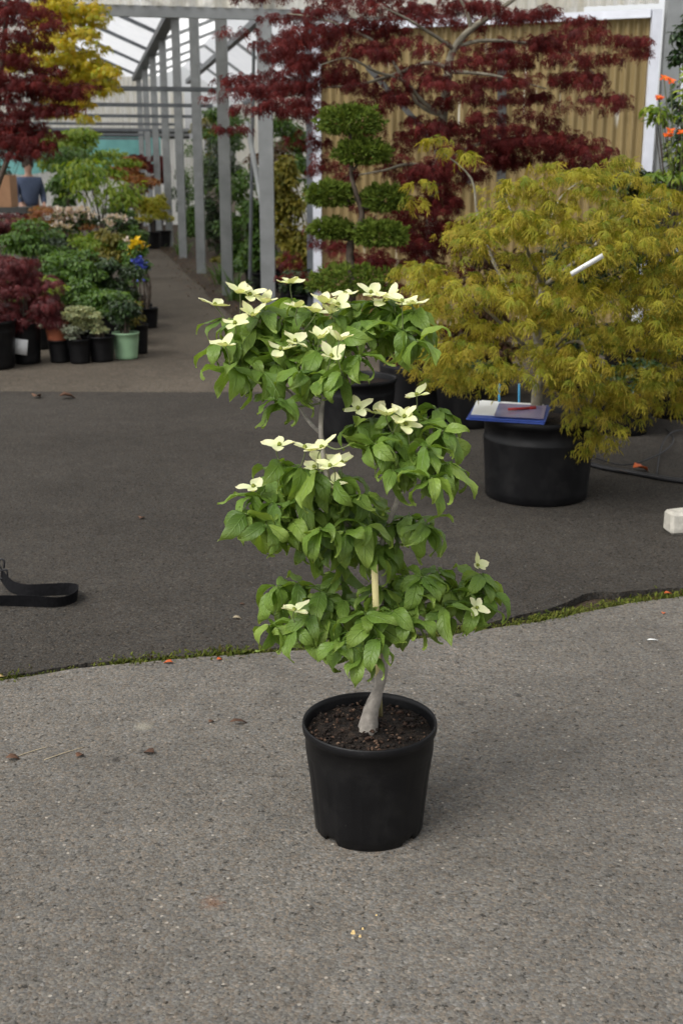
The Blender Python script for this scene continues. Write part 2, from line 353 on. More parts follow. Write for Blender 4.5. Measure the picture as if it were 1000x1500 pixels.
# ------------------------------------------------------------------ leaf shapes
def leaf_dogwood(L=.082, Wd=.044, e0=.15, droop=1.5, fold=.25, wav=.03, tipc=.3, seed=0):
    r = np.random.default_rng(seed); nu, vs = 9, (-1, -.5, 0, .5, 1)
    V, LU, F = [], [], []; x = z = y = 0.0; pu = 0
    us = [0, .06, .17, .3, .45, .6, .74, .86, .94, 1.0]
    ph = r.uniform(0, 6, 4); side = r.uniform(-1, 1)
    for i, u in enumerate(us):
        a = e0 - droop*u**.9 - (tipc*max(0, u-.7)*3)
        du = (u-pu)*L; pu = u
        x += du*math.cos(a); z += du*math.sin(a); y += du*side*(.15+1.6*max(0, u-.6))
        w = Wd/2*(2.62*(u**.62)*((1-u)**.95)) if u < .74 else Wd/2*(.07+.53*((1-u)/.26)**1.5)*(1 if u < 1 else .02)
        if u == 0: w = .0012
        nx, nz = -math.sin(a), math.cos(a)
        for v in vs:
            off = fold*abs(v)*w + wav*Wd*math.sin(9*u+ph[0]+(2 if v > 0 else 0)+ph[1]*v)*v*v - .12*w*v*v*v*v
            V.append((x+nx*off, y+v*w*math.cos(fold), z+nz*off)); LU.append((u, v, 0))
    n = len(vs)
    for i in range(len(us)-1):
        for k in range(n-1): F.append((i*n+k, i*n+k+1, (i+1)*n+k+1, (i+1)*n+k))
    return np.array(V), F, np.array(LU)
def leaf_simple(L=.05, Wd=.026, droop=.8, fold=.3, e0=.2):
    V, LU = [], []; x = z = 0; pu = 0
    us = [0, .3, .65, 1]
    for u in us:
        a = e0-droop*u; x += (u-pu)*L*math.cos(a); z += (u-pu)*L*math.sin(a); pu = u
        w = {0: .06, .3: .9, .65: .8, 1: 0.02}[u]*Wd/2
        for v in (-1, 0, 1): V.append((x-math.sin(a)*fold*w*abs(v), v*w, z+math.cos(a)*fold*w*abs(v))); LU.append((u, v, 0))
    F = []
    for i in range(3):
        for k in range(2): F.append((i*3+k, i*3+k+1, (i+1)*3+k+1, (i+1)*3+k))
    return np.array(V), F, np.array(LU)
def leaf_palmate(L=.07, lobes=7, spread=1.9, wid=.16, droop=.9, teeth=False, seed=0, e0=.1, prof=.35):
    r = np.random.default_rng(seed); V, F, LU = [], [], []
    for k in range(lobes):
        t_ = (k/(lobes-1)*2-1); az = t_*spread/1.0 + r.normal(0, .07)
        ll = L*(1-prof*abs(t_)**1.3)*r.uniform(.85, 1.1); dr = droop*r.uniform(.7, 1.3)
        n0 = len(V); x = z = 0; us = (0, .35, .7, 1) ; pu = 0
        ca, sa = math.cos(az), math.sin(az)
        pts = []
        for u in us:
            a = e0 - dr*u; x += (u-pu)*ll*math.cos(a); z += (u-pu)*ll*math.sin(a); pu = u
            w = {0: .25, .35: 1.0, .7: .75, 1: .03}[u]*wid*L/2
            pts.append((x, z, w))
            for v in (-1, 1): V.append((x*ca-v*w*sa, x*sa+v*w*ca, z+.15*w)); LU.append((u, v, 0))
        for i in range(3): F.append((n0+2*i, n0+2*i+1, n0+2*i+3, n0+2*i+2))
        if teeth:
            for i, u in ((1, .35), (2, .7)):
                for v in (-1, 1):
                    x0, z0, w0 = pts[i]; tl = ll*.26*r.uniform(.7, 1.3)
                    b = len(V)
                    for (dx, dy, dz) in ((-.06*ll, w0*.6, 0), (.04*ll, w0*.6, 0), (tl*.75, w0+tl*.55, -tl*.45)):
                        xx, yy = x0+dx, v*dy
                        V.append((xx*ca-yy*sa, xx*sa+yy*ca, z0+dz)); LU.append((u+(.3 if dx > .1*ll else 0), v, 0))
                    F.append((b, b+1, b+2))
    return np.array(V), F, np.array(LU)
def leaf_blade(L=.35, Wd=.018, droop=1.2, e0=1.35):
    V, LU, F = [], [], []; x = z = 0; pu = 0; us = (0, .25, .5, .75, 1)
    for u in us:
        a = e0-droop*u*u; x += (u-pu)*L*math.cos(a); z += (u-pu)*L*math.sin(a); pu = u
        w = Wd/2*(1-u**2)+.0003
        for v in (-1, 1): V.append((x, v*w, z)); LU.append((u, v, 0))
    for i in range(4): F.append((2*i, 2*i+1, 2*i+3, 2*i+2))
    return np.array(V), F, np.array(LU)
def leaf_needle(L=.03, seed=0):        # a small feathery juniper spray
    r = np.random.default_rng(seed); V, F, LU = [], [], []
    for k in range(6):
        az = r.uniform(-.9, .9); el = r.uniform(-.5, .9); l = L*r.uniform(.6, 1.1); w = L*.10
        d = np.array([math.cos(az)*math.cos(el), math.sin(az)*math.cos(el), math.sin(el)]); s = np.cross(d, r.normal(size=3)); s /= np.linalg.norm(s)
        b = len(V); V += [-s*w*.6, s*w*.6, d*l*.6+s*w, d*l, d*l*.6-s*w]; LU += [(0, 0, 0), (0, 0, 0), (.6, 1, 0), (1, 0, 0), (.6, -1, 0)]
        F += [(b, b+1, b+2, b+3), (b, b+3, b+4)]
    return np.array(V), F, np.array(LU)
def chip_shape(L=1, Wd=.5, H=.2, seed=0):
    r = np.random.default_rng(seed); V = []
    for z in (-H/2, H/2):
        for k in range(6):
            a = k*math.pi/3+r.uniform(-.3, .3); q = r.uniform(.6, 1.1)*(1 if z < 0 else .8); V.append((math.cos(a)*L/2*q, math.sin(a)*Wd/2*q, z+r.uniform(-.2, .2)*H))
    F = [(5, 4, 3, 2, 1, 0), (6, 7, 8, 9, 10, 11)] + [(k, (k+1) % 6, 6+(k+1) % 6, 6+k) for k in range(6)]
    return np.array(V), F, np.array([(.5, 0, 0)]*12)

def rotm(az, pi, ro):
    az, pi, ro = map(np.asarray, (az, pi, ro)); ca, sa, cb, sb, cc, sc_ = np.cos(az), np.sin(az), np.cos(pi), np.sin(pi), np.cos(ro), np.sin(ro)
    R = np.empty((len(az), 3, 3))       # Rz(az) Ry(-pitch) Rx(roll): positive pitch lifts the tip
    R[:, 0, 0] = ca*cb; R[:, 0, 1] = -sa*cc - ca*sb*sc_; R[:, 0, 2] = sa*sc_ - ca*sb*cc
    R[:, 1, 0] = sa*cb; R[:, 1, 1] = ca*cc - sa*sb*sc_; R[:, 1, 2] = -ca*sc_ - sa*sb*cc
    R[:, 2, 0] = sb; R[:, 2, 1] = cb*sc_; R[:, 2, 2] = cb*cc
    return R
def joined_mesh(name, variants, which, pos, R, sc, mat, smooth=True):
    Vs, LUs, loops, tot = [], [], [], []; off = 0
    for vi, (V, F, LU) in enumerate(variants):
        idx = np.where(which == vi)[0]
        if len(idx) == 0: continue
        P = np.einsum('nij,vj->nvi', R[idx], V)*sc[idx][:, None, None] + pos[idx][:, None, :]
        Vs.append(P.reshape(-1, 3)); lu = np.repeat(LU[None], len(idx), 0).copy(); lu[:, :, 2] = rng.random(len(idx))[:, None]; LUs.append(lu.reshape(-1, 3))
        fl = np.array([i for f in F for i in f]); ft = np.array([len(f) for f in F])
        loops.append((fl[None]+np.arange(len(idx))[:, None]*len(V)+off).ravel()); tot.append(np.tile(ft, len(idx))); off += len(V)*len(idx)
    me = bpy.data.meshes.new(name); Va, LU, lo, to = np.concatenate(Vs), np.concatenate(LUs), np.concatenate(loops), np.concatenate(tot)
    me.vertices.add(len(Va)); me.vertices.foreach_set('co', Va.ravel())
    me.loops.add(len(lo)); me.loops.foreach_set('vertex_index', lo.astype(np.int32))
    st = np.concatenate([[0], np.cumsum(to)[:-1]]); me.polygons.add(len(to)); me.polygons.foreach_set('loop_start', st.astype(np.int32))
    if smooth: me.polygons.foreach_set('use_smooth', np.ones(len(to), bool))
    me.update(calc_edges=True)
    a = me.attributes.new('luv', 'FLOAT_VECTOR', 'POINT'); a.data.foreach_set('vector', LU.ravel())
    me.materials.append(mat); return me
_vm = {}
def var_mesh(key, variants, vi, mat):
    k = (key, vi, mat.name)
    if k not in _vm: _vm[k] = mesh_from(key, variants[vi][0], variants[vi][1], mat, True, variants[vi][2])
    return _vm[k]
def scatter(parent, key, pos, az, pitch, roll, sc, mat, nparts=0, part='leaf', rest='foliage', kind='stuff', which=None):
    """leaves of one plant: the nparts nearest ones as objects that share meshes, the others joined in one part"""
    variants = LEAF[key]; pos = np.asarray(pos, float); n = len(pos)
    az, pitch, roll, sc = (np.broadcast_to(np.asarray(a, float), (n,)).copy() for a in (az, pitch, roll, sc))
    which = rng.integers(0, len(variants), n) if which is None else np.asarray(which)
    base = np.array(parent.location) if parent is not None else np.zeros(3)
    pos = pos - base; R = rotm(az, pitch, roll)
    order = np.argsort(pos[:, 1]); a, b = order[:nparts], order[nparts:]
    for i in a:
        o = link(part, var_mesh(key, variants, which[i], mat), parent, pos[i], (roll[i], -pitch[i], az[i]), (sc[i],)*3)
    if len(b):
        o = link(rest, joined_mesh(rest, variants, which[b], pos[b], R[b], sc[b], mat), parent)
        if kind: o['kind'] = kind
        return o
LEAF = {
 'dogwood_leaf': [leaf_dogwood(L, w, e, d, f, wv, tc, s) for s, (L, w, e, d, f, wv, tc) in enumerate([
    (.092, .046, .20, .9, .25, .10, .8), (.098, .047, .1, 1.3, .20, .12, 1.0), (.085, .043, .25, .6, .35, .10, 1.6), (.100, .044, .0, 1.1, .14, .14, 1.4),
    (.088, .045, .2, 1.6, .28, .09, .6), (.078, .038, .3, .8, .42, .12, 1.8), (.095, .050, .1, .7, .16, .11, 1.0), (.090, .040, .2, 1.4, .50, .11, 1.3),
    (.094, .042, .35, 1.2, .38, .13, -1.2), (.086, .044, .1, .4, .10, .15, 2.2)])],
 'lace': [leaf_palmate(.080, 7, 1.35, .062, 1.7, True, s, .3) for s in range(5)],
 'palm': [leaf_palmate(.060, 7, 1.6, .15, 1.1, False, s, .15) for s in range(4)],
 'palmbig': [leaf_palmate(.085, 7, 1.7, .24, .9, False, s, .1) for s in range(4)],
 'simple': [leaf_simple(.055, .028, d, .3) for d in (.4, .9, 1.4)],
 'small': [leaf_simple(.026, .014, d, .3) for d in (.2, .7)],
 'long': [leaf_simple(.10, .034, d, .3) for d in (.6, 1.1, 1.6)],
 'blade': [leaf_blade(.42, .022, d) for d in (.6, 1.3, 1.9)],
 'needle': [leaf_needle(.034, s) for s in range(4)],
 'petal': [leaf_simple(.03, .022, d, .35, .5) for d in (.3, .8)],
 'moss': [leaf_simple(.008, .0028, d, .2, 1.0) for d in (.4, 1.2)],
 'chip': [chip_shape(1, .55, .28, s) for s in range(4)],
}

# ------------------------------------------------------------------ the setting: ground, pavements, joint
def struct(name, VF, mat):
    o = obj(name, VF, mat, None, False); o['kind'] = 'structure'; return o
struct('ground', ([(-300, -60, -.03), (300, -60, -.03), (300, 600, -.03), (-300, 600, -.03)], [(0, 1, 2, 3)]), M['earth'])
crack_px = [(0, 994), (60, 985), (120, 975), (200, 968), (280, 961), (350, 956), (420, 951), (480, 946), (560, 938), (650, 929), (720, 918), (790, 908), (860, 893), (930, 880), (1000, 871)]
ck = np.array([ground(*p)[:2] for p in crack_px])
ckx = np.concatenate([[-14, ck[0, 0]-.02*0-1.0], ck[:, 0], [ck[-1, 0]+1.5, 16]])
cky = np.concatenate([[ck[0, 1]-2.2, ck[0, 1]-.18], ck[:, 1], [ck[-1, 1]+.35, ck[-1, 1]+3.0]])
def cry(x): return float(np.interp(x, ckx, cky))
xs = np.concatenate([np.linspace(-14, -1.6, 30)[:-1], np.linspace(-1.6, 2.0, 420), np.linspace(2.0, 16, 30)[1:]])
JY = 8.45                               # where the yard ends and the path begins
def halfgap(x): return .016 + .006*n3(x*3, 1)
lo_y = [cry(x)-halfgap(x)+.007*n3(x*17, 2)+.004*n3(x*60, 3) for x in xs]
def wid(x):                             # the joint has broken open on the right
    return max(0, 1-abs(x-.95)/.50)**.7*.12*(1+.4*n3(x*6, 9))
hi_y = [cry(x)+halfgap(x)+wid(x)+.008*n3(x*17, 5)+.006*n3(x*60, 6) for x in xs]
def strip(y0, y1, z):
    V = [(x, y0[i], z) for i, x in enumerate(xs)] + [(x, y1[i], z) for i, x in enumerate(xs)]; n = len(xs)
    F = [(i, i+1, n+i+1, n+i) for i in range(n-1)]
    return V, F
def slab(y0, y1, zt=0.0, zb=-.028):
    n = len(xs); a = strip(y0, y1, zt); b = strip(y0, y1, zb)
    F = a[1] + [(i+2*n, i+1+2*n, i+1, i) for i in range(n-1)] + [(n+i, n+i+1, 3*n+i+1, 3*n+i) for i in range(n-1)]
    return a[0]+b[0], F
struct('pavement', slab([-6]*len(xs), lo_y), M['asphalt_near'])
jy = [JY+.06*n3(x*1.2, 4)+.035*n3(x*7, 4)+.02*n3(x*31, 4) - .012*x for x in xs]
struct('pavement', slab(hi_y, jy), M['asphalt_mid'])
# the path behind: pale worn asphalt running off beside the posts
def post_x(d): return 1.82-.2083*d
V, F = [], []
ds = [8.0]+list(np.linspace(8.9, 44, 60))
for d in ds:
    xr = post_x(d)-.28+.05*n3(d*.5, 7) if d > 11.2 else 14
    xl = -14 if d < 11 else -10
    if d < 0: V += [(xl, d+.03*n3(xl*1.2, 4)+.17+.012, -.004), (xr, d-.17+.012, -.004)]
    else: V += [(xl, d, -.004), (xr, d, -.004)]
F = [(2*i, 2*i+1, 2*i+3, 2*i+2) for i in range(len(ds)-1)]
struct('path', (V, F), M['asphalt_path'])

# moss and soil along the joint
pm, sm = [], []
for x in np.linspace(-1.5, 2.1, 900):
    dens = .3+.7*max(0, min(1, 1.5*n3(x*4.5, 11)+.55))
    if rng.random() > dens: continue
    for k in range(rng.integers(8, 30)):
        g = halfgap(x)
        y = cry(x)+rng.normal(0, .9)*g*1.6 + .010
        pm.append((x+rng.normal(0, .008), y, -.022 + .018*rng.random())); sm.append(rng.uniform(.9, 2.7)*(.6+.9*max(0, n3(x*4, 21)+.5)))
for k in range(1600):                    # islands of moss in the broken hollow on the right
    x = .95+rng.normal(0, .24); w = wid(x)
    if w < .02: continue
    y = cry(x)+ w*(.55+.4*n3(x*5, 30)) + rng.normal(0, .012)
    if n3(x*9, y*9, 2) < -.05: continue
    pm.append((x, y, -.024)); sm.append(rng.uniform(.6, 1.3))
n = len(pm)
o = scatter(None, 'moss', pm, rng.uniform(0, 6.28, n), rng.uniform(-.3, .7, n), 0, sm, M['moss'], 0, rest='moss')
tag(o, 'thin line of green moss growing along the joint in the asphalt', 'moss')
# loose grit on the yard
n = 800; gx = rng.uniform(-1.6, 1.9, n); gy = 1.6+2.6*rng.random(n)**1.2
o = scatter(None, 'chip', np.stack([gx, gy, np.full(n, .0012)], 1), rng.uniform(0, 6.28, n), 0, 0, rng.uniform(.0025, .0075, n)*rng.choice([1, 1, 1, 1.6], n), M['grit'], 0, rest='loose_grit')
tag(o, 'fine pale grit scattered over the grey asphalt yard', 'grit')

n = 1400; ld = rng.uniform(10.5, 34, n); lx = np.array([post_x(d) for d in ld])-.1+rng.normal(0, .22, n)
o = scatter(None, 'simple', np.stack([lx, ld, np.full(n, .004)], 1), rng.uniform(0, 6.28, n), rng.normal(0, .15, n), rng.normal(0, .2, n), rng.uniform(.4, 1.0, n), M['L_brown'], 0, rest='leaf_litter')
tag(o, 'brown leaf litter strewn along the foot of the steel posts', 'leaf litter')
# ------------------------------------------------------------------ the greenhouse
gh = thing('greenhouse', 'long greenhouse of grey steel posts with translucent corrugated cladding beside the path', 'greenhouse', (post_x(12.3), 12.3, 0))
G0 = np.array(gh.location)
def gp(name, VF, mat, par=gh, smooth=False):
    b = G0
    return obj(name, ([np.array(v)-b for v in VF[0]], VF[1]), mat, par, smooth)
ax = np.array([-.2083, 1.0]); ax /= np.linalg.norm(ax); bx = np.array([ax[1], -ax[0]])
def gpt(d, off, z):                     # d along the post line (as distance ahead), off to its right, z up
    return np.array([post_x(d)+bx[0]*off, d+bx[1]*off, z])
PD = [12.3+3.6*i for i in range(8)]
GUT = 4.2; RIDGE = 6.0; BAY = 8.0
for d in PD:
    gp('post', beam(gpt(d, 0, -.03), gpt(d, 0, GUT), .14, .14), M['galv'])
gp('gutter', merge(beam(gpt(12.2, -.06, GUT+.06), gpt(38.2, -.06, GUT+.06), .22, .12)), M['galv_dark'])
gp('eave_beam', beam(gpt(12.2, 1.5, GUT), gpt(38.2, 1.5, GUT), .14, .12), M['galv_dark'])
gp('eave_beam', beam(gpt(12.2, 3.2, 3.6), gpt(38.2, 3.2, 3.6), .10, .12), M['galv_dark'])
for i, d in enumerate(PD[1:]):
    gp('cross_beam', beam(gpt(d, -BAY, 2.52), gpt(d, .25, 2.52), .05, .055), M['galv_dark'])
for d in PD:                            # rafters of the gable roof to the left
    gp('rafter', beam(gpt(d, -.05, GUT+.13), gpt(d, -BAY/2, RIDGE-.03), .06, .09), M['galv_dark'])
    gp('rafter', beam(gpt(d, -BAY/2, RIDGE-.03), gpt(d, -BAY, GUT+.1), .06, .09), M['galv_dark'])
    gp('rafter', beam(gpt(d, .05, GUT+.02), gpt(d, 1.6, GUT+.62), .05, .07), M['galv'])
    gp('rafter', beam(gpt(d, 1.6, GUT+.62), gpt(d, 3.2, 3.72), .05, .07), M['galv'])
for k in (2,):
    o1 = -BAY/2*k/4
    gp('purlin', beam(gpt(12.2, o1, GUT+.12+(RIDGE-GUT-.12)*k/4), gpt(38.2, o1, GUT+.12+(RIDGE-GUT-.12)*k/4), .04, .05), M['galv_dark'])
def sheet(p, q, r, waves, amp, name, mat, nlen=2):   # corrugated sheet p-q across the waves, p-r along them
    p, q, r = (np.array(v, float) for v in (p, q, r)); nrm = np.cross(q-p, r-p); nrm /= np.linalg.norm(nrm)
    V, F = [], []; m = waves*6
    for j in range(nlen):
        for i in range(m+1):
            u = i/m; V.append(p+(q-p)*u+(r-p)*j/(nlen-1)+nrm*amp*math.sin(2*math.pi*u*waves))
    for j in range(nlen-1):
        for i in range(m): F.append((j*(m+1)+i, j*(m+1)+i+1, (j+1)*(m+1)+i+1, (j+1)*(m+1)+i))
    return gp(name, (V, F), mat, gh, True)
for i in range(len(PD)):                # roof sheets, bay by bay
    d0, d1 = PD[i]+.01, PD[i]+3.59
    sheet(gpt(d0, -.1, GUT+.2), gpt(d1, -.1, GUT+.2), gpt(d0, -BAY/2, RIDGE+.05), 24, .02, 'roof_sheet', M['roof_film'])
    sheet(gpt(d0, -BAY, GUT+.2), gpt(d1, -BAY, GUT+.2), gpt(d0, -BAY/2-.02, RIDGE+.05), 24, .02, 'roof_sheet', M['roof_film'])
    sheet(gpt(d0, .05, GUT+.1), gpt(d1, .05, GUT+.1), gpt(d0, 1.6, GUT+.70), 24, .02, 'roof_sheet', M['roof_film'])
    sheet(gpt(d0, 1.62, GUT+.70), gpt(d1, 1.62, GUT+.70), gpt(d0, 3.25, 3.80), 24, .02, 'roof_sheet', M['roof_film'])
    sheet(gpt(d0, 3.25, -.03), gpt(d1, 3.25, -.03), gpt(d0, 3.25, 3.66), 24, .02, 'wall_sheet', M['sheet_clear'])
# back wall
BD = 38.3
for k in range(10):
    o0, o1 = -BAY+k*.94, -BAY+k*.94+.93
    zt = 5.9
    sheet(gpt(BD, o0, 2.80), gpt(BD, o1, 2.80), gpt(BD, o0, min(RIDGE, GUT+(RIDGE-GUT)*(1-abs(o0+BAY/2+.4)/(BAY/2)))+.1), 7, .025, 'wall_sheet', M['sheet_tan'] if k < 4 else M['sheet_clear'])
gp('wall_board', beam(gpt(BD, -BAY, 2.68), gpt(BD, 1.5, 2.68), .12, .28), M['dark_timber'])
gp('wall_rail', beam(gpt(BD-.12, -BAY, 2.80), gpt(BD-.12, 1.5, 2.80), .08, .10), M['galv'])
gp('wall_rail', beam(gpt(BD-.12, -BAY, 2.66), gpt(BD-.12, 1.5, 2.66), .08, .07), M['galv'])
# teal sheet hung below the boards
V, F = [], []; m = 60
for j in range(6):
    for i in range(m+1): o_ = -BAY+i/m*(BAY+.6); V.append(gpt(BD-.25+.05*math.sin(i*.9+j*.5)*j/5, o_, 2.58-.2*j*(1-.10*math.sin(i*.35))))
F = [(j*(m+1)+i, j*(m+1)+i+1, (j+1)*(m+1)+i+1, (j+1)*(m+1)+i) for j in range(5) for i in range(m)]
gp('tarpaulin', (V, F), M['teal'], gh, True)
for k in range(5): sheet(gpt(BD+.2, -BAY+k*2, -.03), gpt(BD+.2, -BAY+k*2+1.98, -.03), gpt(BD+.2, -BAY+k*2, 2.55), 14, .02, 'wall_sheet', M['sheet_white'])
# front gable: beam and cladding above the entrance
gp('entrance_beam', beam(gpt(12.25, -7.5, 2.965), gpt(12.25, 1.35, 2.965), .05, .10), M['galv'])
for k in range(9):
    o0 = -7.5+k*.905
    zt = GUT+(RIDGE-GUT)*max(0.05, 1-abs(min(o0+.45, 0)+BAY/2)/(BAY/2))
    sheet(gpt(12.22, o0, 3.01), gpt(12.22, o0+.90, 3.01), gpt(12.22, o0, zt), 7, .022, 'gable_sheet', M['sheet_clear'])
# leaning poles by the first posts
gp('brace', tube([at(362, 180, 13.6), at(397, 372, 12.5)], [.028, .028], 8, 1), M['galv'])
gp('brace', tube([at(372, 60, 14.2), at(366, 410, 14.2)], [.02, .02], 8, 1), M['galv_dark'])

# ------------------------------------------------------------------ the yellowed wall on the right
A = at(462, 300, 12.45); B = at(955, 200, 11.3); WT = 2.88
A[2] = B[2] = 0
wall = thing('sheet_wall', 'yellowed translucent corrugated wall in a white frame behind the red maple', 'wall', A)
def wp(name, VF, mat, smooth=False):
    return obj(name, ([np.array(v)-A for v in VF[0]], VF[1]), mat, wall, smooth)
wd = (B-A); WL = np.linalg.norm(wd); wd /= WL; wnrm = np.array([wd[1], -wd[0], 0])
def wpt(s, off, z): return A+wd*s+wnrm*off+np.array([0, 0, z])
def wsheet(s0, s1, z0, z1, waves, amp, off, name, mat):
    V, F = [], []; m = waves*8
    for z in (z0, z1):
        for i in range(m+1):
            u = i/m; V.append(wpt(s0+(s1-s0)*u, off+amp*math.sin(2*math.pi*u*waves), z))
    for i in range(m): F.append((i, i+1, m+2+i, m+1+i))
    return wp(name, (V, F), mat, True)
nS = 4
for k in range(nS):
    s0 = .05+k*(WL-.1)/nS; wsheet(s0, s0+(WL-.1)/nS+.02, -.02, WT-.02, 9, .022, -.02-.006*(k % 2), 'sheet', M['sheet_yellow'])
    wsheet(s0, s0+(WL-.1)/nS+.02, WT+.07, WT+1.3, 9, .022, -.05-.006*(k % 2), 'upper_sheet', M['sheet_clear'])
wp('frame_post', beam(wpt(.03, .03, -.03), wpt(.03, .03, WT), .085, .06), M['white_paint'])
wp('frame_post', beam(wpt(WL-.03, .03, -.03), wpt(WL-.03, .03, WT+.01), .085, .06), M['white_paint'])
wp('side_post', beam(wpt(-.07, -.03, -.03), wpt(-.07, -.03, WT+.3), .07, .07), M['galv_dark'])
wp('top_rail', beam(wpt(.08, .03, WT-.02), wpt(WL-.08, .03, WT-.02), .055, .07), M['white_paint'])
wp('side_post', beam(wpt(WL+.11, -.05, -.03), wpt(WL+.11, -.05, WT+1.2), .15, .12), M['galv'])
wp('side_post', beam(wpt(WL+.25, -.02, -.03), wpt(WL+.25, -.02, WT+1.2), .07, .07), M['white_paint'])
wp('brace', beam(at(538, 98, 11.9), at(690, 268, 11.75), .05, .05), M['dark_timber'])
wp('stud', beam(at(735, 60, 11.78), at(733, 300, 11.78), .08, .05), M['dark_timber'])
for z in (1.0, 2.0): wp('rail', beam(wpt(.08, -.075, z), wpt(WL-.08, -.075, z), .05, .05), M['galv_dark'])

# ------------------------------------------------------------------ pots
def pot_vf(r, h, taper=.80, lip=.035, wall=.006, seg=48, ribs=0, notch=False):
    rb = r*taper; k = h/.26
    l2 = lip*.62
    prof = [(rb*.93, .012*k), (rb*.97, 0), (rb, .004*k), (rb+(r-rb)*.08, .03*k), (rb+(r-rb)*.42, h*.5), (rb+(r-rb)*.68, h-lip*2.3), (rb+(r-rb)*.70, h-lip*2.1), (r*.951, h-lip*2.0), (r*.957, h-l2*1.10), (r*.992, h-l2), (r, h-l2*.55), (r*.995, h-.004), (r*.985, h), (r*.962, h-.002), (r*.95, h-.012), (r*.90, h-.09)]
    def fn(i, rr, z, th):
        if ribs and 3 <= i <= 5: rr *= 1-.014*(abs(math.sin(th*ribs/2)) < .16)
        if notch and i <= 3:
            q = (th*4/(2*math.pi)+.0) % 1.0
            if .41 < q < .59:
                z = z+.013 if i <= 2 else z+.002
        return rr, z
    return lathe(prof, seg, fn)
def soil_vf(r, z, bumpy=.012, seg=28, rings=9):
    V, F = [(0, 0, z)], []
    for j in range(1, rings+1):
        for k in range(seg):
            th = 2*math.pi*k/seg; rr = r*j/rings
            x, y = rr*math.cos(th), rr*math.sin(th)
            V.append((x, y, z + bumpy*(n3(x*30, y*30, z)+.6*n3(x*80, y*80, z)) + .01*(1-j/rings)))
    for k in range(seg): F.append((0, 1+k, 1+(k+1) % seg))
    for j in range(rings-1):
        for k in range(seg): F.append((1+j*seg+k, 1+j*seg+(k+1) % seg, 1+(j+1)*seg+(k+1) % seg, 1+(j+1)*seg+k))
    return V, F

# ------------------------------------------------------------------ the dogwood in its pot
rng = np.random.default_rng(21)
PB = ground(540, 1206)                  # centre of the pot's base
PR, PH = .158, .272
DW = thing('potted_dogwood', 'small flowering dogwood with creamy white star flowers in black round pot', 'dogwood', PB)
B0 = np.array(DW.location); YP = B0[1]
pot = obj('pot', pot_vf(PR, PH, .815, .034, ribs=14, seg=112, notch=True), M['black'], DW)
soil = obj('soil', soil_vf(PR*.94, PH-.030, .010, 48, 16), M['compost'], DW)
n = 380; th = rng.uniform(0, 6.28, n); rr = PR*.90*np.sqrt(rng.random(n))
cpz = PH-.026+.010*(1-rr/PR)+rng.uniform(-.003, .004, n)
o = scatter(DW, 'chip', np.stack([B0[0]+rr*np.cos(th), B0[1]+rr*np.sin(th), cpz], 1), rng.uniform(0, 6.28, n), rng.normal(0, .35, n), rng.normal(0, .35, n), rng.uniform(.004, .017, n), M['chip'], 0, rest='bark_mulch')
for px, py, s, a in ((600, 1054, .034, -.5), (585, 1043, .022, .3), (497, 1073, .018, .2), (528, 1027, .016, 1), (520, 1080, .015, 0), (470, 1045, .014, 2)):
    p = ground(px, py, PH-.014); o = link('bark_chip', var_mesh('bark_chip', LEAF['chip'], 1, M['chip']), DW, p-B0, (.1, -.12, a), (s, s*.7, s*.7))

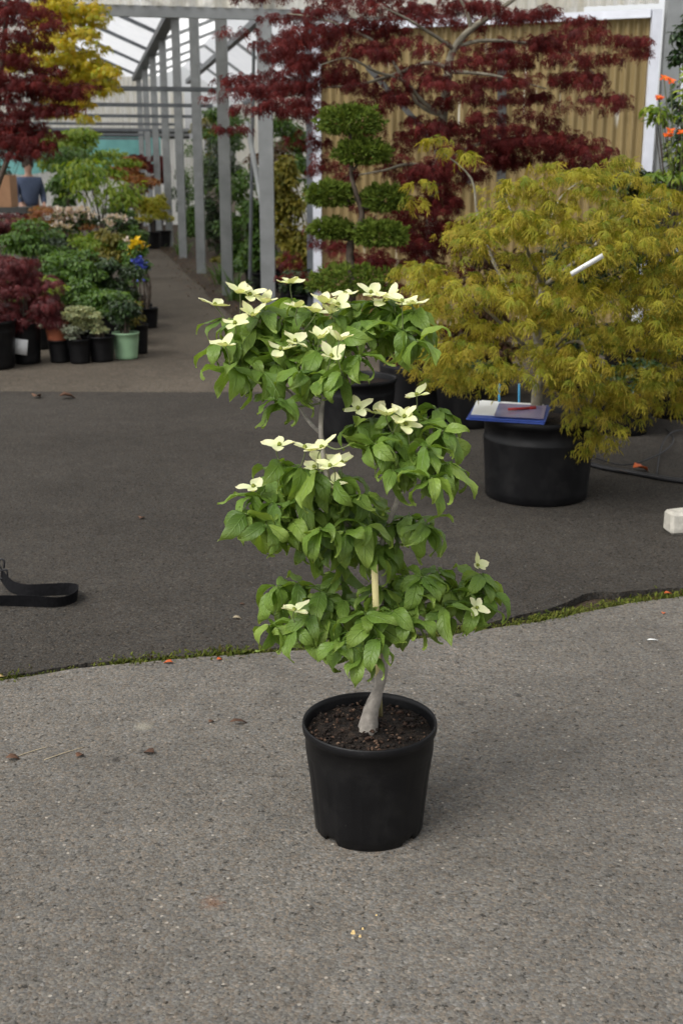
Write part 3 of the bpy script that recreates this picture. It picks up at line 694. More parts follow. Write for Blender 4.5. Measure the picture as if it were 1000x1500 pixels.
def dwp(px, py, dd=0.0): return at(px, py, YP+dd)
TRK = [(538, 1072, 0), (541, 1050, 0), (552, 1015, .01), (560, 985, .015), (560, 960, .01), (561, 925, .0), (562, 885, -.005), (561, 845, .0), (558, 805, .01), (570, 765, .02), (582, 730, .03), (584, 690, .03)]
tp = [dwp(*q) for q in TRK]; tp[0][2] = PH-.075
trunk = obj('trunk', tube([p-B0 for p in tp], [.032, .0195, .0130, .0115, .0105, .0098, .0092, .0085, .0075, .006, .005, .004], 14, 5, .25), M['bark_grey'], DW)
SK = []                                 # skeleton points that twigs may grow from
def reg(P):
    Q, _ = smooth_path(P, [1]*len(P), 4); SK.extend(list(Q))
reg(tp[5:])
BR = [ # main limbs, in photograph pixels with a depth offset
 ([(561, 845, 0), (535, 800, .01), (494, 745, .0), (478, 690, -.01), (470, 635, -.01), (472, 590, .0), (478, 560, .0)], .0075, .0045),
 ([(470, 635, -.01), (450, 600, .02), (425, 560, .02), (385, 530, -.02), (345, 500, -.03)], .0045, .002),
 ([(472, 590, 0), (445, 555, .02), (420, 525, .03)], .0036, .0018),
 ([(478, 560, 0), (500, 525, -.02), (540, 495, .0), (585, 480, -.02), (610, 475, -.02)], .0042, .002),
 ([(478, 560, 0), (470, 520, .05), (450, 480, .1), (430, 450, .12)], .004, .002),
 ([(478, 560, 0), (505, 510, .08), (530, 470, .12), (570, 445, .12)], .004, .002),
 ([(584, 690, .03), (575, 655, .0), (550, 630, -.04), (525, 620, -.05)], .004, .002),
 ([(584, 690, .03), (605, 650, .03), (630, 625, .02), (650, 610, .02)], .004, .002),
 ([(582, 730, .03), (610, 690, -.02), (640, 660, -.06)], .004, .002),
 ([(535, 800, .01), (490, 780, -.03), (435, 760, -.05), (385, 750, -.04)], .0040, .0018),
 ([(494, 745, 0), (460, 715, .05), (435, 690, .06), (410, 680, .05)], .004, .002),
 ([(494, 745, 0), (490, 715, -.06), (480, 690, -.09)], .004, .002),
 ([(553, 805, .01), (585, 780, -.03), (620, 760, -.03)], .004, .002),
 ([(562, 885, 0), (515, 880, -.03), (460, 885, -.02), (410, 895, -.02)], .0036, .0016),
 ([(562, 885, 0), (590, 878, .03), (630, 868, .03), (680, 862, .03), (705, 855, .02)], .0036, .0016),
 ([(561, 925, 0), (530, 915, -.05), (495, 920, -.08)], .0034, .0016),
 ([(561, 925, 0), (595, 905, -.04), (640, 900, -.03), (685, 900, -.02)], .0034, .0016),
 ([(561, 845, 0), (520, 862, .08), (470, 862, .12)], .0034, .0016),
 ([(561, 845, 0), (590, 845, .1), (640, 848, .12)], .0034, .0016),
]
for bi, (pts, r0, r1) in enumerate(BR):
    if bi: pts = [pts[0]]+[(a, b+15, c+(.095 if 1 <= bi <= 5 else .04)) for a, b, c in pts[1:]]
    P = [dwp(*q) for q in pts]; reg(P[1:])
    obj('branch', tube([p-B0 for p in P], list(np.linspace(r0, r1, len(P))), 8, 4, .15), M['bark_grey'], DW)
SKA = np.array(SK)
TIPS = []
# ( (px, py, depth offset, number of leaves)
def tier(pts, pyc, k=.0008, jit=.03, sh=0.0):
    for q in pts:
        px, py = q[:2]; nl = q[2] if len(q) > 2 else 5
        TIPS.append((px, py, (pyc-py)*k*1.9 + sh + rng.normal(0, jit), nl))
tier([(330, 468, 3), (328, 500, 3), (338, 538, 4), (345, 500, 5), (352, 466, 4), (372, 482, 5), (360, 520, 5), (388, 455, 5), (398, 498, 5), (385, 545, 5), (412, 470, 5), (420, 525, 5), (428, 440, 5), (440, 490, 5), (438, 545, 4), (405, 585, 4), (455, 455, 5), (466, 515, 5), (478, 548, 4)], 500, sh=.05)
tier([(486, 462, 5), (505, 490, 5), (512, 445, 5), (528, 520, 4), (532, 470, 5), (548, 442, 5), (560, 478, 6), (578, 450, 5), (590, 484, 6), (604, 455, 5), (616, 478, 5), (500, 545, 4), (612, 500, 3)], 475, sh=.05)
tier([(520, 622, 5), (512, 652, 5), (545, 612, 5), (550, 650, 6), (575, 635, 5), (580, 605, 4), (600, 668, 5), (612, 620, 5), (625, 655, 5), (640, 598, 5), (648, 630, 5), (655, 680, 5), (575, 690, 4), (632, 700, 4)], 645, sh=-.09)
tier([(368, 725, 4), (360, 752, 4), (395, 700, 5), (400, 738, 6), (425, 762, 6), (430, 690, 5), (440, 720, 5), (452, 748, 6), (470, 775, 5), (470, 700, 5), (495, 735, 5), (500, 700, 4), (505, 778, 5), (530, 725, 4), (535, 770, 4), (390, 768, 3)], 738, sh=-.06)
tier([(409, 676, 4), (440, 684, 4), (466, 690, 4), (490, 704, 4)], 690, sh=-.13, jit=.01)
tier([(455, 790, 4), (515, 800, 5), (520, 745, 5), (485, 800, 4), (545, 745, 4)], 770)
tier([(570, 765, 4), (600, 755, 5), (622, 768, 5), (560, 800, 4), (545, 815, 3)], 775)
tier([(405, 858, 5), (395, 915, 4), (438, 855, 5), (435, 920, 4), (470, 868, 5), (480, 905, 6), (505, 880, 5), (510, 925, 5), (535, 900, 5), (560, 862, 5), (575, 895, 5), (585, 845, 5), (610, 875, 5), (618, 845, 5), (640, 835, 5), (660, 865, 5), (650, 890, 4), (690, 850, 5), (705, 842, 5), (695, 890, 4), (715, 868, 2), (530, 962, 3), (552, 935, 4), (498, 940, 4), (540, 915, 5), (500, 842, 4), (600, 905, 4), (455, 900, 4)], 880, sh=-.04)
FL = [(426, 413), (366, 431), (388, 442), (315, 446), (370, 461), (344, 473), (330, 505), (436, 449), (463, 456), (474, 442), (484, 457), (506, 430), (543, 428), (563, 441), (588, 441), (604, 444), (432, 499), (469, 494), (497, 497), (485, 521), (411, 511), (495, 446), (352, 428), (574, 436),
      (524, 598), (549, 604), (565, 607), (592, 610), (594, 621), (610, 578), (409, 651), (446, 655), (471, 655), (470, 676), (483, 682), (500, 677), (491, 709), (371, 712), (431, 893), (699, 828), (698, 890), (460, 684)]
tp3 = np.array([dwp(px, py, dd) for px, py, dd, _ in TIPS]); tpx = np.array([(a, b) for a, b, _, _ in TIPS], float)
axis_x = np.array([B0[0], YP])
FLP = []
for px, py in FL:
    j = np.hypot(tpx[:, 0]-px, (tpx[:, 1]-(py+26))*.9).argmin(); FLP.append((px, py, tp3[j][1]-.02))
lpos, laz, lpi, lro, lsc, lwh, lyoung = [], [], [], [], [], [], []
for i, (px, py, dd, nl) in enumerate(TIPS):
    tip = tp3[i]
    d = np.linalg.norm(SKA-tip, axis=1) + np.where(SKA[:, 2] > tip[2]-.005, .08, 0); s = SKA[d.argmin()]
    mid = (s+tip)/2 + np.array([rng.normal(0, .006), rng.normal(0, .006), -.012])
    obj('twig', tube([s-B0, mid-B0, tip-B0], [.0022, .0017, .0012], 6, 4), M['twig_green'], DW)
    a0 = rng.uniform(0, 6.28)
    if nl <= 3: a0 = math.atan2(-.4, tip[0]-B0[0])
    def add_leaf(p, a, pit, big=1.0):
        c_ = p+np.array([math.cos(a)*math.cos(pit-.4), math.sin(a)*math.cos(pit-.4), math.sin(pit-.4)])*.042   # leaves do not grow across the open flowers
        for p3 in (c_, p*.3+c_*.7, c_*1.6-p*.6):
            v_ = p3-np.array([0, 0, CAMZ]); dep = v_[1]*cp-v_[2]*sp; qx, qy = 500+FPX*v_[0]/dep, 750-FPX*(v_[1]*sp+v_[2]*cp)/dep
            if any(abs(qx-fx) < 19 and abs(qy-fy) < 15 and p3[1] < fY+.01 for fx, fy, fY in FLP): return
        lpos.append(p); laz.append(a); lpi.append(pit); lro.append(rng.normal(0, .42)); lsc.append(rng.uniform(.66, 1.06)*big); lwh.append(rng.integers(0, len(LEAF['dogwood_leaf'])))
    for k in range(nl):
        a = a0+2*math.pi*k/max(nl, 4.2)+rng.normal(0, .28) if nl > 3 else a0+(k-(nl-1)/2)*1.1+rng.normal(0, .2)
        add_leaf(tip+np.array([math.cos(a), math.sin(a), 0])*.004, a, rng.normal(-.22, .34))
    for f_, cnt in ((.22, 3), (.5, 2)):      # lower pairs on the same twig
        low = tip*(1-f_)+mid*f_
        for k in range(cnt if nl > 3 else 1): add_leaf(low, a0+.6+2.1*k+4*f_+rng.normal(0, .35), rng.normal(-.5, .3))
nleaf = len(lpos); print('dogwood leaves', nleaf)
scatter(DW, 'dogwood_leaf', lpos, laz, lpi, lro, lsc, M['L_dogwood'], 300, 'leaf', 'leaf_cluster', 'stuff', lwh)

def bract_vf(L=.034, Wd=.025, e0=.3, curve=-.35, tipup=.5, seed=0):
    r = np.random.default_rng(seed); us = [0, .12, .3, .5, .68, .84, .94, 1]; vs = (-1, -.5, 0, .5, 1); V, LU, F = [], [], []; x = z = y = pu = 0
    sd_ = r.uniform(-.4, .4)
    for u in us:
        a = e0+curve*u+tipup*max(0, u-.7)*3; x += (u-pu)*L*math.cos(a); z += (u-pu)*L*math.sin(a); y += (u-pu)*L*sd_*max(0, u-.5); pu = u
        w = Wd/2*(.36*(1-u)+2.0*u**.7*(1-u)**.75) if u < .84 else Wd/2*(.02+.50*((1-u)/.16)**1.2)
        for v in vs:
            off = .22*w*abs(v)**1.5+.0012*math.sin(7*u+4*v+seed)
            V.append((.004+x-math.sin(a)*off, y+v*w, z+math.cos(a)*off)); LU.append((u, v, 0))
    for i in range(len(us)-1):
        for k in range(4): F.append((i*5+k, i*5+k+1, i*5+6+k, i*5+5+k))
    return V, F, LU
BV = [mesh_from('bract', *bract_vf(.034, w, e, c, tu, s)[:2], M['bract'], True, bract_vf(.034, w, e, c, tu, s)[2]) for s, (w, e, c, tu) in enumerate([(.027, .30, -.3, .6), (.025, .15, -.1, .4), (.028, .5, -.5, .8), (.025, .75, -.3, .2), (.026, .05, .2, .7)])]
eyeV = lathe([(.0002, -.004), (.0035, -.0025), (.0047, .001), (.0040, .0035), (.0022, .0055), (.0001, .006)], 10, lambda i, r, z, th: (r*(1+.15*math.sin(th*5+i)), z))
EYE = mesh_from('flower_centre', eyeV[0], eyeV[1], M['flower_eye'])
for i, (px, py) in enumerate(FL):
    dist = np.hypot(tpx[:, 0]-px, (tpx[:, 1]-(py+26))*.9); j = dist.argmin(); t3 = tp3[j]
    pos = at(px, py, t3[1]-.02)
    fl = link('flower', EYE, DW, pos-B0)
    facing = (699, 828) == (px, py) or (698, 890) == (px, py)
    tilt = rng.uniform(.0, .42) if not facing else .55
    if facing: fl.scale = (.85,)*3
    fl.rotation_euler = (tilt, rng.normal(0, .22) if not facing else .7, 0)   # leans a little towards the viewer's side
    a0 = rng.uniform(0, 1.57); up = rng.random() < .2
    for k in range(4):
        b = link('bract', BV[rng.integers(0, 5)] if not up else BV[3], fl, (0, 0, -.002), (rng.normal(0, .12), rng.normal(0, .12), a0+k*1.5708+rng.normal(0, .12)), (rng.uniform(.82, 1.12),)*3)
    q = t3 if pos[2] > t3[2] else pos+np.array([0, .03, -.01])
    obj('flower_stalk', tube([q-B0, (q+pos)/2-B0+np.array([rng.normal(0, .004), 0, .004]), pos-B0-np.array([0, 0, .003])], [.0012, .0011, .0014], 6, 4), M['twig_green'], DW)
# the cream cane standing among the lower leaves
la = at(548, 828, YP-.115); lb = at(557, 1025, YP+.085); lb[2] = PH-.06
tag(obj('plant_label', beam(lb, la, .014, .003), M['stake_cream'], None), 'tall cream plant label stuck upright in the dogwood pot', 'plant label')

rng = np.random.default_rng(5)
# ------------------------------------------------------------------ crown helper for the background plants
def fill(pads, n_per, flat=1.0):
    """leaf positions over the upper shells of flattened pads [(centre, rx, ry, rz)]"""
    P, A_, T = [], [], []
    for c, rx, ry, rz in pads:
        m = max(3, int(n_per*rng.uniform(.7, 1.3)))
        th = rng.uniform(0, 6.28, m); q = np.sqrt(rng.random(m)); h = rng.uniform(-.25, 1, m)*np.sqrt(1-q*q*.85)
        P.append(np.stack([c[0]+rx*q*np.cos(th), c[1]+ry*q*np.sin(th), c[2]+rz*h], 1)); A_.append(th+rng.normal(0, .5, m)); T.append(q)
    return np.concatenate(P), np.concatenate(A_), np.concatenate(T)
def inpoly(x, y, poly):
    c = False; j = len(poly)-1
    for i in range(len(poly)):
        if (poly[i][1] > y) != (poly[j][1] > y) and x < (poly[j][0]-poly[i][0])*(y-poly[i][1])/(poly[j][1]-poly[i][1])+poly[i][0]: c = not c
        j = i
    return c

# ------------------------------------------------------------------ the golden laceleaf maple in the big pot
YB = ground(784, 724)
YM = thing('potted_laceleaf_maple', 'golden yellow weeping laceleaf maple in wide black tub with folder on the rim', 'maple', YB)
Y0 = np.array(YM.location); YR, YH = .272, .40
obj('pot', pot_vf(YR, YH, .90, .05, seg=64), M['black'], YM)
obj('soil', soil_vf(YR*.93, YH-.04, .012), M['compost'], YM)
def ymp(px, py, dd): return at(px, py, Y0[1]+dd)
trk = [ymp(784, 612, 0), ymp(786, 575, 0), ymp(792, 530, .02), ymp(785, 480, .0), ymp(795, 420, .0)]; trk[0][2] = YH-.06
obj('trunk', tube([p-Y0 for p in trk], [.034, .026, .022, .02, .016], 10, 4, .2), M['bark_pale'], YM)
limbs = []
for q in ([(792, 530, .02), (740, 480, -.1), (680, 430, -.2), (630, 420, -.15)], [(785, 480, 0), (730, 400, .1), (700, 320, .1), (690, 262, .1), (650, 225, .1)], [(795, 420, 0), (800, 350, -.1), (820, 290, 0), (860, 260, 0)], [(792, 530, .02), (850, 470, -.2), (900, 440, -.3), (950, 430, -.2)], [(795, 420, 0), (870, 360, .1), (930, 300, .1), (970, 290, .1)], [(785, 480, 0), (780, 430, -.3), (770, 400, -.5)], [(792, 530, .02), (840, 500, -.3), (860, 520, -.45), (870, 580, -.45)], [(795, 420, 0), (760, 340, -.2), (740, 290, -.1)]):
    obj('branch', tube([ymp(*k)-Y0 for k in q], list(np.linspace(.011, .003, len(q))), 6, 4), M['bark_pale'], YM)
ypoly = [(575, 430), (600, 390), (650, 345), (680, 305), (700, 268), (730, 244), (790, 232), (850, 245), (885, 232), (920, 240), (950, 262), (1000, 272), (1080, 330), (1100, 470), (1060, 600), (985, 600), (940, 585), (905, 640), (880, 660), (845, 645), (842, 590), (800, 545), (740, 560), (690, 562), (640, 560), (600, 500)]
pads = []
cx, cy = 800, 440
while len(pads) < 470:
    px, py = rng.uniform(570, 1100), rng.uniform(225, 665)
    if not inpoly(px, py, ypoly): continue
    r = min(1, math.hypot((px-cx)/270, (py-cy)/215)); back = rng.random() < .3
    dd = (.75 if back else -.72)*math.sqrt(max(0, 1-r*r))*(rng.uniform(.35, 1.0)) + rng.normal(0, .06)
    if py > 540: dd = min(dd, -.12)
    s = mpp(px, py, Y0[1]+dd)
    pads.append((ymp(px, py+8, dd), 36*s*rng.uniform(.6, 1.2), 36*s*rng.uniform(.6, 1.2), 8*s))
for px, py in ((640, 200), (662, 215), (680, 222), (612, 262), (905, 228), (890, 236), (925, 232), (860, 246), (605, 290), (870, 640), (858, 610), (895, 620), (880, 600)):
    s = mpp(px, py, Y0[1]); pads.append((ymp(px, py+6, .1 if py < 300 else -.35), 22*s, 22*s, 9*s))
P, A_, q = fill(pads, 9)
n = len(P); scatter(YM, 'lace', P, A_, -.05-.5*q+rng.normal(0, .3, n), rng.normal(0, .4, n), rng.uniform(.55, 1.15, n), M['L_yellow'], 300, 'leaf')
# label hanging in the crown
p = at(859, 388, Y0[1]-.79); tg = tag(obj('plant_label', box(0, 0, 0, .145, .003, .020), M['tag_white'], None, loc=p, rot=(.2, -.52, .1)), 'white plastic plant label caught in the golden maple crown', 'plant label')
for px, lab in ((731, 'short blue cane in the wide tub behind the folder'), (760, 'taller blue cane in the wide tub close to the maple trunk')):
    a, b = at(px, 598, Y0[1]+.06), at(px, 562, Y0[1]+.06); a[2] = YH-.06
    tag(obj('cane', tube([a, b], [.0055, .0055], 8, 1), M['stake_blue']), lab, 'cane')
# folder with papers and a pen, resting on the tub's rim
fc = at(745, 607, Y0[1]-.08); fc[2] = YH+.016
fo = thing('folder', 'blue folder with a white sheet in a clear sleeve on the tub rim', 'folder', fc, rz=-.15); fo.rotation_euler = (.075, .015, -.26)
obj('cover', box(0, 0, 0, .36, .30, .008, 0, .003), M['blue_card'], fo, False)
obj('cover', box(.004, -.004, .0085, .35, .29, .006, .03, .002), M['blue_card'], fo, False)
obj('paper', merge(box(-.02, .02, .014, .30, .25, .002, .05), box(-.005, .015, .0165, .30, .25, .002, -.02)), M['tag_white'], fo, False)
t = NT('plastic_sleeve'); c = t.ramp(t.noise(t.coord(), 7, 3), [(.3, (.16, .14, .27)), (.7, (.30, .27, .40))]); t.bsdf(c, .18, None, .5)
obj('sleeve', box(.055, -.015, .0195, .225, .235, .002, .04), t.m, fo, False)
pc = np.array(fc)+np.array([.055, -.02, .0265])
pen = thing('pen', 'red pen lying on the folder', 'pen', pc, rz=.5); pen.rotation_euler = (0, .02, .35)
obj('barrel', tube([(-.07, 0, 0), (.045, 0, 0)], [.006, .006], 8, 1), M['red_plastic'], pen)
obj('cap', tube([(.04, 0, 0), (.075, 0, 0)], [.0068, .0065], 8, 1), M['red_plastic'], pen)
obj('clip', box(.058, 0, .0085, .032, .003, .002), M['red_plastic'], pen, False)

# ------------------------------------------------------------------ cloud-pruned juniper
JB = ground(522, 640); JD = JB[1]
JT = thing('cloud_pruned_juniper', 'cloud pruned juniper with rounded green pads on a crooked trunk in black pot', 'juniper', JB)
J0 = np.array(JT.location)
obj('pot', pot_vf(.235, .36, .85, .04, seg=56), M['black'], JT); obj('soil', soil_vf(.218, .32, .012), M['chip'], JT)
tk = [at(520, 560, JD), at(512, 480, JD), at(516, 415, JD), at(512, 375, JD), at(516, 348, JD), at(530, 318, JD), at(522, 285, JD), at(514, 255, JD), at(516, 225, JD), at(512, 190, JD)]
tk[0][2] = .30
obj('trunk', tube([p-J0 for p in tk], [.034, .030, .026, .022, .020, .016, .013, .011, .010, .008], 8, 4, .2), M['bark_dark'], JT)
for px, py, rx, ry, sx_, sy_ in ((512, 179, 48, 21, 512, 195), (531, 224, 40, 19, 514, 250), (483, 286, 34, 19, 524, 292), (563, 293, 35, 20, 528, 305), (486, 336, 32, 15, 516, 352), (556, 344, 39, 19, 516, 355), (515, 412, 62, 22, 514, 415)):
    dd = rng.normal(0, .06); s = mpp(px, py, JD); c = at(px, py, JD+dd)
    obj('branch', tube([at(sx_, sy_, JD)-J0, (at(sx_, sy_, JD)+c)/2-J0+np.array([0, 0, -.02]), c-J0], [.009, .007, .004], 6, 4), M['bark_dark'], JT)
    m = 750; u = rng.normal(size=(m, 3)); u /= np.linalg.norm(u, axis=1)[:, None]; k = rng.random(m)**.25
    lump = 1+.30*np.array([n3(a*3.2+px, b*3.2, e*3.2) for a, b, e in u])
    P = c+u*np.array([rx*s, rx*s, ry*s*np.where(1, 1, 1)])*(k*lump)[:, None]
    P[:, 2] = np.maximum(P[:, 2], c[2]-ry*s*.62+.01*rng.random(m))
    ob = scatter(JT, 'needle', P, np.arctan2(u[:, 1], u[:, 0])+rng.normal(0, .4, m), np.arcsin(u[:, 2])*.8+.2+rng.normal(0, .3, m), rng.uniform(-2, 2, m), rng.uniform(.7, 1.25, m), M['L_juniper'], 0, rest='foliage_pad')

rng = np.random.default_rng(9)
# ------------------------------------------------------------------ red maple behind
RB = ground(612, 600); RD = RB[1]
RM = thing('red_maple', 'wide spreading dark red japanese maple with pale bare limbs behind the juniper', 'maple', RB)
R0 = np.array(RM.location); obj('pot', pot_vf(.27, .40, .88, .045, seg=56), M['black'], RM); obj('soil', soil_vf(.25, .355, .012), M['compost'], RM)
def rp(px, py, dd=0): return at(px, py, RD+dd)
k = [rp(612, 545), rp(618, 470, .05), rp(628, 360, .1), rp(640, 250, .1), rp(649, 170, .05), rp(656, 105, .05), rp(664, 72, .05), rp(690, 42, .05), rp(730, 15, .05), rp(770, -15, .05)]; k[0][2] = .32
obj('trunk', tube([p-R0 for p in k], [.042, .036, .034, .032, .029, .026, .022, .020, .016, .012], 10, 4, .2), M['bark_pale'], RM)
lm = []
for q in ([(649, 170), (620, 150), (590, 118), (550, 105), (510, 85), (470, 95)], [(656, 100), (625, 92), (580, 108), (520, 125), (450, 130), (400, 150)], [(664, 72), (640, 55), (600, 30), (560, 10)], [(664, 72), (700, 60), (760, 62), (830, 75), (880, 120)], [(640, 250), (690, 215), (760, 200), (840, 205)], [(640, 250), (600, 240), (560, 250), (500, 260)], [(628, 360), (590, 340), (560, 345)], [(649, 170), (610, 150), (560, 70), (480, 30), (420, 20)], [(690, 42), (680, 10), (660, -20)], [(656, 105), (720, 110), (800, 130)]):
    jd = rng.normal(0, .25); obj('branch', tube([rp(a, b, .05+jd*i/len(q))-R0 for i, (a, b) in enumerate(q)], list(np.linspace(.015, .004, len(q))), 6, 4), M['bark_pale'], RM)
rl = [(400, 25), (430, 60), (460, 18), (500, 48), (540, 15), (580, 42), (480, 88), (425, 108), (385, 128), (362, 158), (400, 150), (450, 132), (510, 118), (560, 88), (600, 62), (640, 22), (530, 158), (585, 132), (700, 8), (745, 25), (440, 35), (520, 75), (470, 60), (550, 50), (610, 15), (410, 80), (490, 15), (435, 150), (560, 140),
      (765, 62), (722, 78), (795, 66), (825, 86), (700, 118), (742, 122), (790, 140), (845, 60), (868, 112), (888, 142), (820, 118), (700, 90), (690, 140), (620, 205), (662, 192), (705, 172), (760, 192), (805, 203), (722, 222), (680, 232), (842, 212), (868, 226), (642, 242), (600, 262), (562, 242), (600, 300), (622, 332), (592, 352), (562, 382), (642, 288), (482, 240), (470, 215), (490, 182), (545, 190), (470, 335), (500, 372), (560, 402), (612, 402), (600, 432), (445, 405), (590, 465), (625, 375), (655, 330), (575, 320), (620, 440), (580, 500), (640, 480), (605, 520), (720, 195), (780, 170), (750, 215), (590, 215), (610, 180), (690, 255), (740, 242), (800, 230), (360, 130), (440, 90), (530, 40), (640, 120), (760, 95), (860, 30), (800, 20), (910, 60), (670, 5), (590, -10), (480, -15), (400, -10), (720, -20), (620, 100), (880, 90), (600, 150)]
pads = []
for px, py in rl + [(a+rng.normal(0, 26), b+rng.normal(0, 16)) for a, b in rl for k in range(2)]:
    dd = rng.normal(.1, .34); s = mpp(px, py, RD+dd); w = rng.uniform(16, 44); pads.append((rp(px, py, dd), w*s, w*s, rng.uniform(6, 20)*s))
for k in range(26):                     # the dense skirt that hides the lower trunk
    px, py = (rng.uniform(595, 655), rng.uniform(225, 400)) if k < 15 else (rng.uniform(640, 870), rng.uniform(180, 236))
    s = mpp(px, py, RD); pads.append((rp(px, py, -.22+rng.normal(0, .08)), 32*s, 30*s, rng.uniform(8, 18)*s))
P, A_, q = fill(pads, 30); n = len(P)
scatter(RM, 'lace', P, A_, -.1-.6*q+rng.normal(0, .35, n), rng.normal(0, .45, n), rng.uniform(.55, 1.0, n), M['L_red'], 300, 'leaf')

# ------------------------------------------------------------------ potted plants of the nursery
def plant(name, label, cat, px, d, crowns, leaf, mat, n_, pot_r=.14, pot_h=.24, potmat='black', group=None, nparts=0, npad=10, padw=.45, stems=4, sc=(.7, 1.2), flowers=None, bark='bark_dark', droop=.5, z0=0.0, trunk_h=None, lean=0, soilmat='compost'):
    base = at(px, 300, d); base[2] = z0
    T = thing(name, label, cat, base, group); b0 = np.array(T.location)
    if pot_r:
        obj('pot', pot_vf(pot_r, pot_h, .80, .025, seg=28), M[potmat], T); obj('soil', soil_vf(pot_r*.92, pot_h-.03, .008, 16, 4), M[soilmat], T)
    pads, st = [], []
    for (cx, cy, rx, ry) in crowns:
        s = mpp(cx, cy, d); c = at(cx, cy, d)
        for k in range(npad):
            u = rng.normal(size=3); u /= np.linalg.norm(u); u *= rng.random()**.4
            p = c+u*np.array([rx*s*.8, rx*s*.8, ry*s*.82]); p[2] = max(p[2], z0+(pot_h if pot_r else 0)*.9)
            pads.append((p, rx*s*padw, rx*s*padw, ry*s*padw*.7))
        for k in range(stems):
            tp_ = pads[-1-k][0]; b1 = np.array([b0[0]+rng.normal(0, .02), b0[1]+rng.normal(0, .02), z0+(pot_h-.05 if pot_r else -.02)])
            hgt = tp_[2]-b1[2]; m1 = b1+(tp_-b1)*np.array([.15, .15, .5])+rng.normal(0, .02, 3)
            st.append(tube([b1-b0, m1-b0, tp_-b0], [.012 if hgt > .8 else .007, .006, .003], 6, 4))
    obj('stem', merge(*st), M[bark], T)
    P, A_, q = fill(pads, max(4, 3.2*n_/len(pads))); n = len(P)
    scatter(T, leaf, P, A_, .15-droop*q+rng.normal(0, .3, n), rng.normal(0, .4, n), rng.uniform(*sc, n), M[mat], nparts)
    if flowers:
        fm, cnt, fs = flowers
        idx = rng.choice(len(pads), cnt); P, A_ = [], []
        for i in idx:
            c, rx, ry, rz = pads[i]; th = rng.uniform(-2.6, -.5); o = c+np.array([rx*math.cos(th)*.8, ry*math.sin(th)*.9, rz*rng.uniform(.3, 1.0)])
            for k in range(8): P.append(o+rng.normal(0, .012*fs, 3)); A_.append(k*.785)
        n = len(P); scatter(T, 'petal', P, A_, rng.normal(.3, .4, n), 0, fs, M[fm], 0, rest='blossom')
    return T

# front row by the path
plant('potted_laceleaf_maple', 'dark red weeping laceleaf maple in square black pot with white tag at the path corner', 'maple', 24, 9.85, [(42, 440, 52, 40), (20, 405, 45, 25), (72, 462, 28, 20), (15, 470, 30, 20)], 'lace', 'L_redlace', 650, .135, .33, npad=12, droop=1.0, nparts=40)
tw = at(30, 508, 9.705)
tag(obj('price_tag', box(0, 0, 0, .115, .003, .125), M['tag_white'], None, loc=tw, rot=(0, .15, .1)), 'white card tag hanging over the rim of the red maple pot', 'tag')
plant('potted_shrub', 'small silvery shrub in rust red pot stacked on black pot', 'shrub', 72, 9.9, [(75, 482, 26, 16)], 'small', 'L_silver', 320, .10, .16, 'terracotta', z0=.17)
tag(obj('empty_pot', pot_vf(.095, .185, .82, .02, seg=28), M['black'], None, loc=at(74, 300, 9.9)*np.array([1, 1, 0])), 'black pot standing under the rust red pot', 'pot')
plant('potted_shrub', 'grey leaved shrub with dry flower heads in black pot beside the rust red pot', 'shrub', 104, 9.85, [(104, 486, 20, 18)], 'small', 'L_silver', 320, .10, .20, flowers=('P_white', 8, .5))
plant('potted_shrub', 'pale cream variegated shrub in black pot next to the green pot', 'shrub', 138, 9.95, [(138, 478, 26, 26), (118, 462, 26, 16)], 'small', 'L_pale', 650, .115, .21)
plant('potted_shrub', 'yellowish variegated shrub standing behind the cream variegated one', 'shrub', 112, 10.3, [(112, 466, 26, 20)], 'small', 'L_pale', 420, .11, .21)
plant('potted_shrub', 'dark leafy shrub in pale green pot at the edge of the path', 'shrub', 175, 10.1, [(178, 466, 26, 30), (190, 455, 18, 22)], 'simple', 'L_dark', 420, .115, .22, 'green_plastic', sc=(.5, .9))
plant('potted_shrub', 'loose olive shrub in black pot behind the pale green pot', 'shrub', 195, 10.4, [(196, 468, 17, 32)], 'simple', 'L_olive', 150, .085, .25, sc=(.5, .8))
plant('potted_maple', 'dark red maple mound behind the corner maple', 'maple', 10, 11.2, [(10, 390, 45, 26), (60, 412, 30, 12)], 'lace', 'L_redlace', 500, .15, .3, npad=9, droop=.9)
plant('potted_shrub', 'bright yellow edged shrub between the two dark red maples', 'shrub', 45, 10.7, [(50, 422, 42, 18)], 'simple', 'L_lime', 300, .13, .25)
plant('potted_shrub', 'mid green bushy shrub behind the cream variegated shrubs', 'shrub', 120, 11.4, [(122, 420, 38, 40)], 'simple', 'L_green', 520, .15, .28)
plant('potted_shrub', 'dark green bushy shrub behind the pale green pot', 'shrub', 168, 11.8, [(170, 410, 34, 42)], 'simple', 'L_dark', 520, .15, .28)
plant('potted_shrub', 'pale flowered bush leaning over the path edge', 'shrub', 190, 12.8, [(190, 388, 22, 36), (196, 365, 16, 18)], 'simple', 'L_green', 380, .14, .26, flowers=('P_white', 22, 1.1))
plant('potted_flower', 'yellow flowered plant at the path edge', 'flower', 203, 12.4, [(200, 366, 12, 14)], 'simple', 'L_green', 110, .10, .22, flowers=('P_yellow', 12, 2.0))
plant('potted_flower', 'blue flowered plant at the path edge', 'flower', 211, 12.2, [(208, 396, 11, 16)], 'simple', 'L_green', 110, .10, .20, flowers=('P_blue', 14, 1.7))
plant('potted_shrub', 'low green shrub in front of the orange leaved maple', 'shrub', 55, 12.6, [(58, 352, 52, 36)], 'simple', 'L_green', 620, .16, .3)
plant('potted_shrub', 'yellow green shrub in front of the blush rhododendron', 'shrub', 135, 13.4, [(135, 362, 50, 34)], 'simple', 'L_lime', 480, .16, .3)
